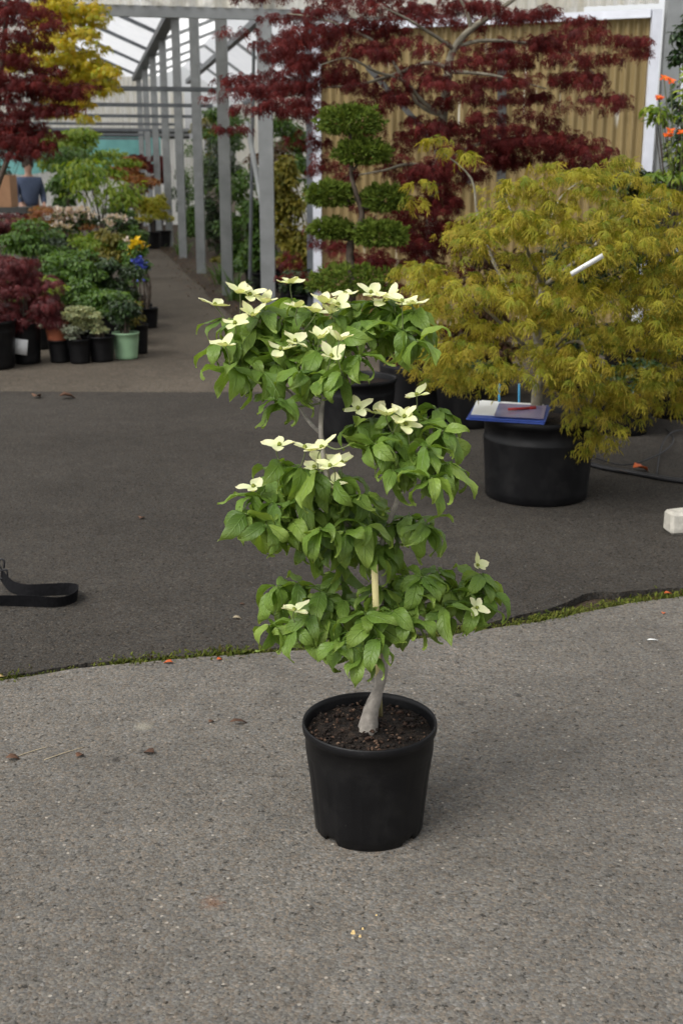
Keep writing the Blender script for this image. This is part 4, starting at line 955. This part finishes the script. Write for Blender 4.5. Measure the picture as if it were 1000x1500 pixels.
plant('potted_shrub', 'green shrub with copper tips below the young tree', 'shrub', 100, 12.4, [(100, 385, 45, 30)], 'simple', 'L_green', 480, .16, .3)
plant('potted_maple', 'orange bronze leaved maple in front of the person', 'maple', 62, 15.5, [(68, 318, 40, 20), (95, 330, 40, 12)], 'palm', 'L_orange', 420, .15, .3)
plant('potted_maple', 'dull red low maple in front of the cardboard box', 'maple', 0, 14.2, [(10, 330, 48, 20), (-10, 345, 40, 22)], 'palm', 'L_redlace', 480, .16, .3)
plant('rhododendron', 'blush white flowering rhododendron left of the young tree', 'rhododendron', 112, 13.5, [(112, 325, 34, 20)], 'simple', 'L_dark', 200, .16, .3, flowers=('P_white', 46, 1.7))
plant('rhododendron', 'blush white flowering rhododendron at the foot of the young tree', 'rhododendron', 175, 13.3, [(176, 328, 28, 16)], 'simple', 'L_dark', 170, .16, .3, flowers=('P_white', 22, 1.5))
plant('young_tree', 'slender young tree with large fresh green leaves rising beside the path', 'tree', 148, 13.9, [(150, 272, 56, 46), (120, 255, 36, 30), (178, 290, 38, 30)], 'long', 'L_lime', 240, .17, .3, npad=16, nparts=60, stems=5, sc=(.6, 1.1), droop=.7)
plant('potted_tree', 'green leaved tree standing behind the young tree', 'tree', 92, 19.0, [(108, 245, 40, 46), (92, 285, 22, 36)], 'simple', 'L_green', 800, .2, .35, sc=(1, 1.7))
plant('potted_tree', 'yellow green leaved tree below the teal sheet', 'tree', 150, 24.0, [(150, 240, 46, 24)], 'simple', 'L_lime', 500, .2, .35, sc=(1.2, 2))
plant('potted_maple', 'orange yellow maple below the teal sheet', 'maple', 185, 27.0, [(188, 250, 24, 22)], 'palmbig', 'L_orange', 320, .2, .35, sc=(1.2, 2))
plant('potted_maple', 'rounded dark red maple below the teal sheet', 'maple', 196, 30.0, [(198, 238, 17, 16)], 'palmbig', 'L_red', 280, .2, .35, sc=(1.2, 2))
plant('potted_maple', 'dark red maple against the farthest steel post', 'maple', 228, 32.0, [(230, 252, 15, 24)], 'palmbig', 'L_red', 300, .2, .35, sc=(1.2, 2))
for i, (px, rx, lab) in enumerate(((205, 19, 'golden shrub in black pot at the far end of the path, against the copper maple'), (222, 19, 'golden shrub in black pot at the far end of the path, middle of three'), (238, 15, 'golden shrub in black pot at the far end of the path, beside the steel post'))):
    plant('potted_shrub', lab, 'shrub', px, 25+.6*i, [(px, 310, rx, 26)], 'simple', 'L_bright', 380, .17, .34, group='golden shrubs at the end of the path', sc=(.8, 1.5))
plant('potted_maple', 'copper red maple beside the golden shrubs', 'maple', 195, 23.0, [(192, 285, 20, 26)], 'palmbig', 'L_brown', 280, .17, .3)
plant('potted_shrub', 'green shrub left of the golden shrubs', 'shrub', 175, 20.0, [(178, 318, 26, 26)], 'simple', 'L_green', 380, .17, .3, sc=(.9, 1.5))
plant('potted_tree', 'dark green tree at the left beyond the cardboard box', 'tree', 10, 28, [(10, 205, 40, 40), (-40, 240, 45, 60)], 'simple', 'L_dark', 700, .2, .35, sc=(1.5, 2.5))
for px, d, cr, mt, nn, lab in (
   (20, 11.8, [(20, 445, 40, 40)], 'L_dark', 400, 'dark low shrub hidden between the corner maple and the yellow edged shrub'),
   (150, 10.9, [(150, 442, 40, 24)], 'L_green', 420, 'green shrub just behind the cream variegated shrubs, nearer the path'),
   (85, 11.6, [(85, 402, 40, 30)], 'L_green', 420, 'green shrub behind the yellow edged shrub'),
   (175, 13.0, [(172, 362, 34, 34)], 'L_olive', 420, 'olive green shrub beside the pale flowered bush'),
   (40, 14.6, [(30, 342, 46, 22)], 'L_olive', 420, 'olive shrub below the person'),
   (120, 15.0, [(100, 350, 60, 24)], 'L_dark', 420, 'dark shrub under the blush rhododendrons'),
   (190, 18.0, [(192, 345, 20, 30)], 'L_green', 320, 'green shrub on the path edge beyond the flowers'),
   (100, 17.5, [(108, 272, 36, 34)], 'L_green', 420, 'green shrub next to the person'),
   (130, 21.0, [(95, 222, 52, 42)], 'L_lime', 620, 'fresh yellow green tree crown left of the teal sheet'),
   (200, 26.0, [(205, 268, 26, 22)], 'L_orange', 320, 'orange leaved maple above the golden shrubs')):
    plant('potted_shrub', lab, 'shrub', px, d, cr, 'simple', mt, nn, .15, .28, sc=(.8, 1.3) if d < 17 else (1.1, 1.9))
# beyond the posts
for px, d, cr, lf, mt, nn, lab in (
   (428, 13.6, [(425, 320, 30, 80), (440, 370, 28, 50), (415, 270, 22, 40)], 'simple', 'L_varieg', 1400, 'tall yellow green variegated shrub beside the first steel post'),
   (352, 20.0, [(352, 300, 38, 70), (360, 370, 34, 40)], 'simple', 'L_green', 1300, 'tall green shrub behind the second steel post'),
   (318, 24.0, [(322, 250, 32, 70), (318, 330, 30, 50)], 'simple', 'L_dark', 1500, 'tall dark evergreen between the middle steel posts'),
   (330, 25.0, [(335, 190, 38, 36)], 'simple', 'L_green', 800, 'high leafy shrub showing over the dark evergreens'),
   (292, 29.0, [(292, 260, 24, 70), (285, 330, 22, 40)], 'simple', 'L_green', 1300, 'narrow green shrub between the far steel posts'),
   (262, 34.0, [(266, 290, 14, 50)], 'simple', 'L_dark', 500, 'dark climber against the last steel posts'),
   (400, 16.4, [(400, 240, 34, 46), (400, 300, 30, 40)], 'simple', 'L_brown', 700, 'bronze leaved shrub between the first and second steel posts'),
   (385, 15.4, [(382, 360, 30, 45), (372, 320, 20, 30)], 'simple', 'L_green', 700, 'green shrub at the foot of the first steel post'),
   (450, 15.5, [(450, 250, 34, 22), (470, 300, 30, 60)], 'simple', 'L_green', 600, 'broad green shrub behind the white frame post'),
   (372, 17.2, [(372, 395, 34, 26), (352, 402, 26, 20)], 'simple', 'L_green', 600, 'low green shrub at the foot of the second steel post'),
   (335, 22.0, [(340, 385, 26, 22)], 'simple', 'L_olive', 420, 'low olive shrub at the foot of the third steel post'),
   (415, 18.5, [(418, 200, 30, 40), (440, 215, 26, 30)], 'simple', 'L_green', 620, 'tall light shrub seen above the bronze leaved one'),
   (305, 27.0, [(308, 200, 26, 40)], 'simple', 'L_olive', 620, 'tall olive shrub high behind the middle posts'),
   (440, 12.6, [(445, 415, 36, 26)], 'simple', 'L_dark', 420, 'low dark shrub between the first post and the wall')):
    plant('shrub', lab, 'shrub', px, d, cr, lf, mt, nn, 0 if d > 18 else .16, .3, sc=(.9, 1.7), npad=14)
for px, d, lab in ((325, 17.6, 'tuft of strap leaves between the second and third steel posts'), (264, 24.0, 'tuft of strap leaves beside the far path edge'), (345, 15.2, 'tuft of strap leaves near the second steel post')):
    b = at(px, 300, d); b[2] = -.03
    T = thing('iris_clump', lab, 'iris', b); m = 60
    P = b+np.stack([rng.normal(0, .06, m), rng.normal(0, .06, m), np.zeros(m)], 1); scatter(T, 'blade', P, rng.uniform(0, 6.28, m), rng.normal(-.1, .2, m), 0, rng.uniform(.7, 1.3, m), M['L_green'], 30, 'leaf')

# upper left maples
TB = at(-35, 300, 9.6); TB[2] = 0
T = thing('red_maple', 'tall dark red laceleaf maple leaning in over the left pots', 'maple', TB); T0 = np.array(T.location)
obj('pot', pot_vf(.24, .38, .85, .04, seg=40), M['black'], T); obj('soil', soil_vf(.22, .34, .012), M['compost'], T)
k = [TB+np.array([0, 0, .30]), at(-30, 330, 9.6), at(-15, 220, 9.6), at(0, 120, 9.6), at(10, 20, 9.6), at(20, -60, 9.6)]
obj('trunk', tube([p-T0 for p in k], [.035, .03, .028, .022, .016, .01], 8, 4, .2), M['bark_dark'], T)
for q in (((-15, 220), (60, 190)), ((0, 120), (90, 130)), ((10, 20), (60, 30)), ((-15, 220), (40, 235))): obj('branch', tube([at(*q[0], 9.6)-T0, at((q[0][0]+q[1][0])/2, (q[0][1]+q[1][1])/2-8, 9.6)-T0, at(*q[1], 9.5)-T0], [.012, .008, .004], 6, 4), M['bark_dark'], T)
pads = []
for px, py in ((5, 15), (30, 30), (25, 5), (50, 50), (15, 60), (10, 100), (40, 105), (70, 115), (95, 130), (20, 130), (55, 145), (85, 150), (5, 150), (35, 165), (10, 185), (50, 185), (25, 200), (5, 210), (60, 205), (40, 195), (-10, 60), (-10, 120), (-10, 200), (75, 135), (100, 145), (15, 80), (70, 35), (45, 20), (45, 222), (30, 226))*4:
    px += rng.normal(0, 11); py += rng.normal(0, 12)
    s = mpp(px, py, 9.6); dd = rng.normal(0, .2); pads.append((at(px, py, 9.6+dd), 26*s, 26*s, 10*s))
P, A_, q = fill(pads, 22); n = len(P); scatter(T, 'lace', P, A_, -.1-.6*q+rng.normal(0, .35, n), rng.normal(0, .4, n), rng.uniform(.6, 1.05, n), M['L_red'], 120, 'leaf')
GB = at(-22, 300, 10.9); GB[2] = 0
T = thing('golden_maple', 'tall golden yellow maple behind the tall red maple', 'maple', GB); T0 = np.array(T.location)
obj('pot', pot_vf(.22, .36, .85, .04, seg=40), M['black'], T); obj('soil', soil_vf(.2, .32, .012), M['compost'], T)
obj('trunk', tube([np.array([0, 0, .28]), at(-18, 330, 10.9)-T0, at(25, 200, 10.9)-T0, at(70, 100, 10.9)-T0, at(90, 10, 10.9)-T0, at(90, -50, 10.9)-T0], [.03, .026, .022, .018, .012, .008], 8, 4, .2), M['bark_dark'], T)
for q in (((45, 150), (150, 118)), ((80, 100), (135, 75)), ((80, 100), (20, 80)), ((90, 10), (140, 15)), ((45, 150), (110, 150))): obj('branch', tube([at(*q[0], 10.9)-T0, at((q[0][0]+q[1][0])/2, (q[0][1]+q[1][1])/2-6, 10.9)-T0, at(*q[1], 10.8)-T0], [.01, .007, .003], 6, 4), M['bark_dark'], T)
pads = []
for px, py in ((75, 5), (100, 10), (130, 18), (140, 20), (85, 30), (110, 35), (60, 45), (95, 55), (125, 50), (75, 70), (105, 75), (130, 82), (90, 95), (115, 100), (60, 85), (125, 112), (145, 115), (160, 118), (105, 120), (85, 120), (120, 130), (100, 148), (80, 155), (110, 160), (40, 70), (20, 80), (10, 90), (60, 20), (60, 10), (95, -10), (130, -5), (150, 128))*4:
    px += rng.normal(0, 9); py += rng.normal(0, 11)
    s = mpp(px, py, 10.9); dd = rng.normal(0, .25); pads.append((at(px, py, 10.9+dd), 22*s, 22*s, 9*s))
P, A_, q = fill(pads, 26); n = len(P); scatter(T, 'palm', P, A_, -.1-.6*q+rng.normal(0, .25, n), rng.normal(0, .4, n), rng.uniform(.7, 1.3, n), M['L_gold'], 100, 'leaf')

# right edge: azalea with orange flowers, dark shrubs behind the golden maple
plant('azalea', 'azalea with bright orange flowers against the grey wall end', 'azalea', 985, 8.6, [(960, 165, 24, 22), (985, 240, 26, 40), (1005, 130, 22, 60), (960, 280, 26, 30)], 'long', 'L_lime', 170, .2, .35, flowers=None, sc=(.5, .9), nparts=60, npad=7)
AZ = bpy.context.scene.objects['azalea']; a0 = np.array(AZ.location)
for px, py in ((972, 116), (981, 120), (964, 145), (981, 193), (977, 200), (997, 196), (964, 146)):
    c = at(px, py, 8.45); f = link('flower', EYE, AZ, c-a0, (.6, 0, 0), (1.5,)*3)
    b_ = at(px+(985-px)*.4, min(py+90, 290), 8.6); obj('flower_stalk', tube([c-a0, (c+b_)/2-a0+np.array([.01, 0, -.02]), b_-a0], [.003, .004, .005], 6, 4), M['twig_green'], AZ)
    for k in range(5): link('petal', var_mesh('petal_orange', LEAF['petal'], k % 2, M['P_orange']), f, (0, 0, 0), (rng.normal(0, .2), -.2+rng.normal(0, .2), k*1.257+rng.normal(0, .2)), (.9, .9, .9))
for px, d, cr, mt, nn, lab in ((985, 9.3, [(1005, 200, 30, 130), (1010, 70, 24, 60), (990, 330, 46, 60)], 'L_dark', 900, 'tall dark leafy shrub at the end of the grey wall'),
      (960, 8.3, [(955, 400, 70, 90), (1000, 500, 60, 60)], 'L_dark', 900, 'broad dark shrub behind the golden maple on its hose side'),
      (850, 8.6, [(850, 420, 70, 90), (830, 520, 70, 50)], 'L_dark', 900, 'broad dark shrub straight behind the golden maple trunk'),
      (720, 8.4, [(720, 430, 60, 80), (700, 520, 60, 50)], 'L_brown', 800, 'bronze leaved shrub behind the golden maple beside the red maple pot'),
      (930, 7.1, [(935, 570, 60, 40)], 'L_dark', 600, 'low dark shrub added to deepen the shade behind the hose under the golden maple'),  # added: its dark leaves stand in for shade under the canopy
      (690, 7.3, [(690, 560, 46, 34)], 'L_dark', 500, 'low dark shrub added to deepen the shade behind the wide tub beside the red maple pot'),  # likewise put in to darken the bright ground behind the tub
      (1010, 7.6, [(1010, 480, 50, 70)], 'L_green', 600, 'mid green shrub at the far side of the golden maple'),
      (930, 9.6, [(930, 270, 36, 34), (945, 325, 40, 45)], 'L_dark', 700, 'dark twiggy shrub in front of the white wall post')):
    plant('shrub', lab, 'shrub', px, d, cr, 'simple', mt, nn, .2, .34, sc=(.8, 1.4), npad=14)

# ------------------------------------------------------------------ person and box far back on the left
PD_ = 21.5; pb = at(45, 300, PD_); pb[2] = -.004
PE = thing('person', 'person in blue grey jumper and black trousers among the plants', 'person', pb); 
def skin_obj(name, verts, edges, radii, mat, parent, root=0, sub=1):
    me = bpy.data.meshes.new(name); me.from_pydata(verts, edges, []); me.materials.append(mat)
    o = link(name, me, parent); m = o.modifiers.new('skin', 'SKIN'); m.use_smooth_shade = True
    for i, r in enumerate(radii): me.skin_vertices[0].data[i].radius = (r if isinstance(r, tuple) else (r, r))
    me.skin_vertices[0].data[root].use_root = True
    s = o.modifiers.new('sub', 'SUBSURF'); s.levels = sub; s.render_levels = sub
    return o
def ensure_skin(me):
    if not me.skin_vertices: pass
def body(parent):
    V = [(0, 0, .95), (0, 0, 1.15), (0, .01, 1.36), (0, .01, 1.48), (0, -.01, 1.55), (0, -.02, 1.66), (0, -.02, 1.73)]; R = [.14, .125, .14, .055, .06, .095, .06]; E = [(i, i+1) for i in range(6)]
    for s in (-1, 1):
        n0 = len(V); V += [(s*.18, .01, 1.40), (s*.23, .0, 1.14), (s*.20, -.16, .98), (s*.19, -.22, .95)]; R += [.055, .045, .034, .03]; E += [(2, n0), (n0, n0+1), (n0+1, n0+2), (n0+2, n0+3)]
        for j, (dx, dz, l) in enumerate(((-.03, .012, .05), (-.018, -.004, .075), (0, -.006, .08), (.016, -.006, .075), (.03, -.01, .06))):
            m0 = len(V); V += [(s*.19+s*dx, -.24-.3*l, .945+dz), (s*.19+s*dx*1.1, -.24-l, .93+dz)]; R += [.009, .008]; E += [(n0+3, m0), (m0, m0+1)]
        n1 = len(V); V += [(s*.09, 0, .88), (s*.10, -.01, .50), (s*.10, .02, .09), (s*.11, -.13, .035)]; R += [.085, .06, .042, .035]; E += [(0, n1), (n1, n1+1), (n1+1, n1+2), (n1+2, n1+3)]
    return V, E, R
def add_skin(name, V, E, R, mat, parent, root=0):
    me = bpy.data.meshes.new(name); me.from_pydata(V, E, []); me.materials.append(mat); o = link(name, me, parent)
    m = o.modifiers.new('skin', 'SKIN'); m.use_smooth_shade = True
    if not me.skin_vertices:
        bpy.context.view_layer.objects.active = o; o.select_set(True); bpy.ops.mesh.customdata_skin_add(); o.select_set(False)
    for i, r in enumerate(R): me.skin_vertices[0].data[i].radius = (r, r)
    me.skin_vertices[0].data[root].use_root = True
    s = o.modifiers.new('sub', 'SUBSURF'); s.levels = 1; s.render_levels = 1
    return o
Vb, Eb, Rb = body(PE); add_skin('body', Vb, Eb, Rb, M['skin'], PE)
Vj = [(0, 0, .90), (0, 0, 1.15), (0, .01, 1.36), (0, .01, 1.46)]; Rj = [.185, .17, .175, .08]; Ej = [(0, 1), (1, 2), (2, 3)]
for s in (-1, 1):
    n0 = len(Vj); Vj += [(s*.185, .01, 1.40), (s*.235, 0, 1.14), (s*.203, -.14, .995)]; Rj += [.075, .062, .048]; Ej += [(2, n0), (n0, n0+1), (n0+1, n0+2)]
add_skin('jumper', Vj, Ej, Rj, M['denim'], PE)
Vt = [(0, 0, .93)]; Rt = [.165]; Et = []
for s in (-1, 1):
    n0 = len(Vt); Vt += [(s*.095, 0, .82), (s*.10, -.01, .50), (s*.10, .02, .10)]; Rt += [.105, .08, .06]; Et += [(0, n0), (n0, n0+1), (n0+1, n0+2)]
add_skin('trousers', Vt, Et, Rt, M['black_cloth'], PE)
hv = lathe([(.001, .115), (.05, .105), (.085, .07), (.103, .02), (.104, -.03), (.09, -.07)], 16); obj('hair', hv, M['hair'], PE, loc=(0, .012, 1.68))
PE.rotation_euler = (0, 0, .5)
bb = at(4, 300, 19.5); bb[2] = -.004
BE = thing('potting_bench', 'black potting bench behind the dull red maple', 'bench', bb)
obj('top', box(0, 0, .96, .9, .6, .09), M['dark_timber'], BE, False)
for sx_ in (-.4, .4):
    for sy_ in (-.25, .25): obj('leg', box(sx_, sy_, .459, .06, .06, .918), M['dark_timber'], BE, False)
CB = thing('cardboard_box', 'brown cardboard box standing on the black bench', 'box', (bb[0]-.05, bb[1], 1.001))
obj('body', box(0, 0, .24, .5, .42, .48, 0, .004), M['cardboard'], CB, False)
for sy_ in (-1, 1): obj('flap', box(0, sy_*.107, .4825, .49, .20, .005), M['cardboard'], CB, False)

# ------------------------------------------------------------------ small things on the yard
# webbing strap with its buckle, lying on its edge in a loop
pts = [(-60, 888), (-10, 888), (40, 889), (85, 890), (108, 884), (113, 877), (105, 872), (75, 873), (40, 874), (15, 868), (2, 856)]
sp_ = [ground(a, b) for a, b in pts]; sp_, _ = smooth_path(sp_, [1]*len(sp_), 6)
SB = np.array([ground(40, 888)[0], ground(40, 888)[1], 0]); ST = thing('webbing_strap', 'black webbing strap with buckle lying in a loop on the asphalt', 'strap', SB)
V, F = [], []
for i, p in enumerate(sp_):
    tng = sp_[min(i+1, len(sp_)-1)]-sp_[max(i-1, 0)]; tng /= np.linalg.norm(tng); sd2 = np.array([-tng[1], tng[0], 0]); lean = .35+.1*math.sin(i*.4)
    w = .046; up = np.array([0, 0, math.cos(lean)])+sd2*math.sin(lean)*(-.6); h0 = .002+(.02 if i > len(sp_)-8 else 0)*(i-len(sp_)+8)/8
    for (a, b) in ((0, -.0014), (0, .0014), (w, .0014), (w, -.0014)): V.append(p-SB+up*a+sd2*b+np.array([0, 0, h0]))
for i in range(len(sp_)-1):
    for k in range(4): F.append((i*4+k, i*4+(k+1) % 4, i*4+4+(k+1) % 4, i*4+4+k))
obj('strap', (V, F), M['strap'], ST, False)
bk = ground(6, 858)-SB
obj('buckle', merge(box(0, 0, .030, .036, .010, .006, .3, .002), box(0, 0, .062, .036, .010, .006, .3, .002), box(-.016, -.005, .046, .006, .010, .038, .3, .002), box(.016, .005, .046, .006, .010, .038, .3, .002)), M['rubber'], ST, False, loc=bk)
obj('clip', tube([(0, 0, .06), (-.012, 0, .085), (-.006, 0, .105), (.008, 0, .10), (.006, 0, .07)], [.004]*5, 8, 4), M['rubber'], ST, loc=bk)
# broken concrete block
cb = ground(1000, 784); bmv, bmf = box(0, 0, .05, .17, .10, .10, .12, .012)
bmv = [(x+.012*n3(x*20, y*20, z*20), y+.01*n3(x*20+5, y*20, z*20), z+(.014*n3(x*25+9, y*25, z*9) if z > .05 else 0)) for x, y, z in bmv]
tag(obj('concrete_block', (bmv, bmf), M['concrete'], None, False, loc=(cb[0]+.02, cb[1]+.05, .0)), 'pale broken concrete block on the dark asphalt', 'block')
# hose
hp = [(840, 676), (880, 688), (930, 697), (980, 706), (1040, 712), (1120, 715)]
tag(obj('hose', tube([ground(a, b)+np.array([0, 0, .013]) for a, b in hp], [.014]*6, 10, 5), M['rubber']), 'black hose running over the asphalt from behind the wide tub', 'hose')
for q, lab in (([(855, 662), (880, 680), (920, 690), (968, 672), (985, 650), (975, 630)], 'thin black wire curling over the hose'), ([(960, 700), (968, 660), (985, 640), (1010, 632)], 'thin black wire rising in an arc beside the hose')):
    P = [ground(a, b)+np.array([0, 0, .006+.03*math.sin(math.pi*i/(len(q)-1))]) for i, (a, b) in enumerate(q)]
    tag(obj('wire', tube(P, [.004]*len(P), 6, 5), M['rubber']), lab, 'wire')
# fallen leaves, petals, chips
def flat_leaf(px, py, L, Wd, az, mat, name, label, cat, curl=.35, e0=.25):
    L *= 1.25; Wd *= 1.45
    V, F, LU = leaf_simple(L, Wd, curl*2, .45, e0); V = V.copy(); V[:, 0] -= L*.5; z0 = V[:, 2].min(); V[:, 2] -= z0-.0006
    g = ground(px, py); o = obj(name, (V, F), M[mat], None, True, LU, loc=(g[0], g[1], 0), rot=(0, 0, az)); 
    sm_ = o.modifiers.new('thick', 'SOLIDIFY'); sm_.thickness = .0012; sm_.offset = 1
    return tag(o, label, cat)
flat_leaf(20, 1113, .030, .018, .2, 'dry', 'dead_leaf', 'brown curled dead leaf beside the straw stalk at the left', 'leaf')
flat_leaf(118, 1108, .022, .016, 1.1, 'dry', 'dead_leaf', 'small tan dead leaf at the tip of the straw stalk', 'leaf')
flat_leaf(218, 1104, .028, .018, 2.7, 'dry', 'dead_leaf', 'dark brown dead leaf on the asphalt left of the dogwood pot', 'leaf')
flat_leaf(350, 1061, .044, .013, .35, 'dry', 'dead_leaf', 'long thin brown dead leaf near the dogwood pot', 'leaf')
flat_leaf(310, 1058, .016, .010, .9, 'dry', 'dead_leaf', 'tiny reddish dead leaf next to the long thin brown leaf', 'leaf')
flat_leaf(348, 907, .026, .014, .1, 'straw', 'wood_chip', 'pale wood chip on the darker asphalt below the dogwood leaves', 'chip')
flat_leaf(355, 886, .016, .008, .0, 'dry', 'dead_leaf', 'small red brown leaf near the pale wood chip', 'leaf')
flat_leaf(246, 972, .026, .014, 2.9, 'orange_petal', 'fallen_petal', 'orange petal lying on the moss line', 'petal')
flat_leaf(322, 967, .016, .012, .4, 'orange_petal', 'fallen_petal', 'small pale orange petal on the moss line close to the dogwood', 'petal')
flat_leaf(2, 993, .020, .014, .6, 'yellow_crumb', 'fallen_petal', 'cream petal at the left end of the moss line', 'petal')
flat_leaf(978, 871, .026, .014, .2, 'orange_petal', 'fallen_petal', 'orange petal in the dark damp hollow', 'petal')
flat_leaf(971, 899, .016, .010, 1.2, 'orange_petal', 'fallen_petal', 'small orange petal below the damp hollow', 'petal')
flat_leaf(938, 691, .075, .055, .3, 'orange_petal', 'fallen_petal', 'orange red leaf beside the hose', 'petal', .4)
flat_leaf(912, 694, .05, .03, 2, 'dry', 'dead_leaf', 'dull brown leaf against the hose', 'leaf')
flat_leaf(955, 938, .030, .006, .1, 'tag_white', 'paper_scrap', 'thin white scrap on the asphalt right of the moss line', 'scrap', .1, .05)
flat_leaf(100, 584, .09, .06, .3, 'dry', 'dead_leaf', 'brown leaf on the path edge in front of the pots', 'leaf')
flat_leaf(55, 583, .07, .05, 1.3, 'dry', 'dead_leaf', 'rust brown leaf on the path edge below the white tag', 'leaf')
flat_leaf(208, 760, .03, .02, 1.3, 'dry', 'dead_leaf', 'brown leaf flake in the middle of the dark asphalt', 'leaf')
for px, py, s, lab in ((517, 1367, .013, 'largest yellow crumb on the asphalt in front of the pot'), (527, 1372, .008, 'small yellow crumb beside the largest crumb'), (531, 1361, .007, 'tiny yellow crumb behind the largest crumb'), (551, 1341, .006, 'lone tiny yellow crumb nearer the pot')):
    g = ground(px, py); o = link('crumb', mesh_from('crumb', LEAF['chip'][2][0]*s*np.array([1, 1.3, 1.4]), LEAF['chip'][2][1], M['yellow_crumb'], False), None, (g[0], g[1], s*.18)); tag(o, lab, 'crumb')
for (a, b), (c, e), lab in (((28, 1108), (70, 1095), 'short straw stalk beside the brown curled leaf'), ((65, 1114), (124, 1095), 'long straw stalk on the asphalt at the left')):
    p, q = ground(a, b)+np.array([0, 0, .002]), ground(c, e)+np.array([0, 0, .002])
    tag(obj('straw_stalk', tube([p, (p+q)/2+np.array([.002, .003, .001]), q], [.0012, .0012, .0008], 6, 4), M['straw']), lab, 'straw')
print('objects', len(bpy.data.objects))
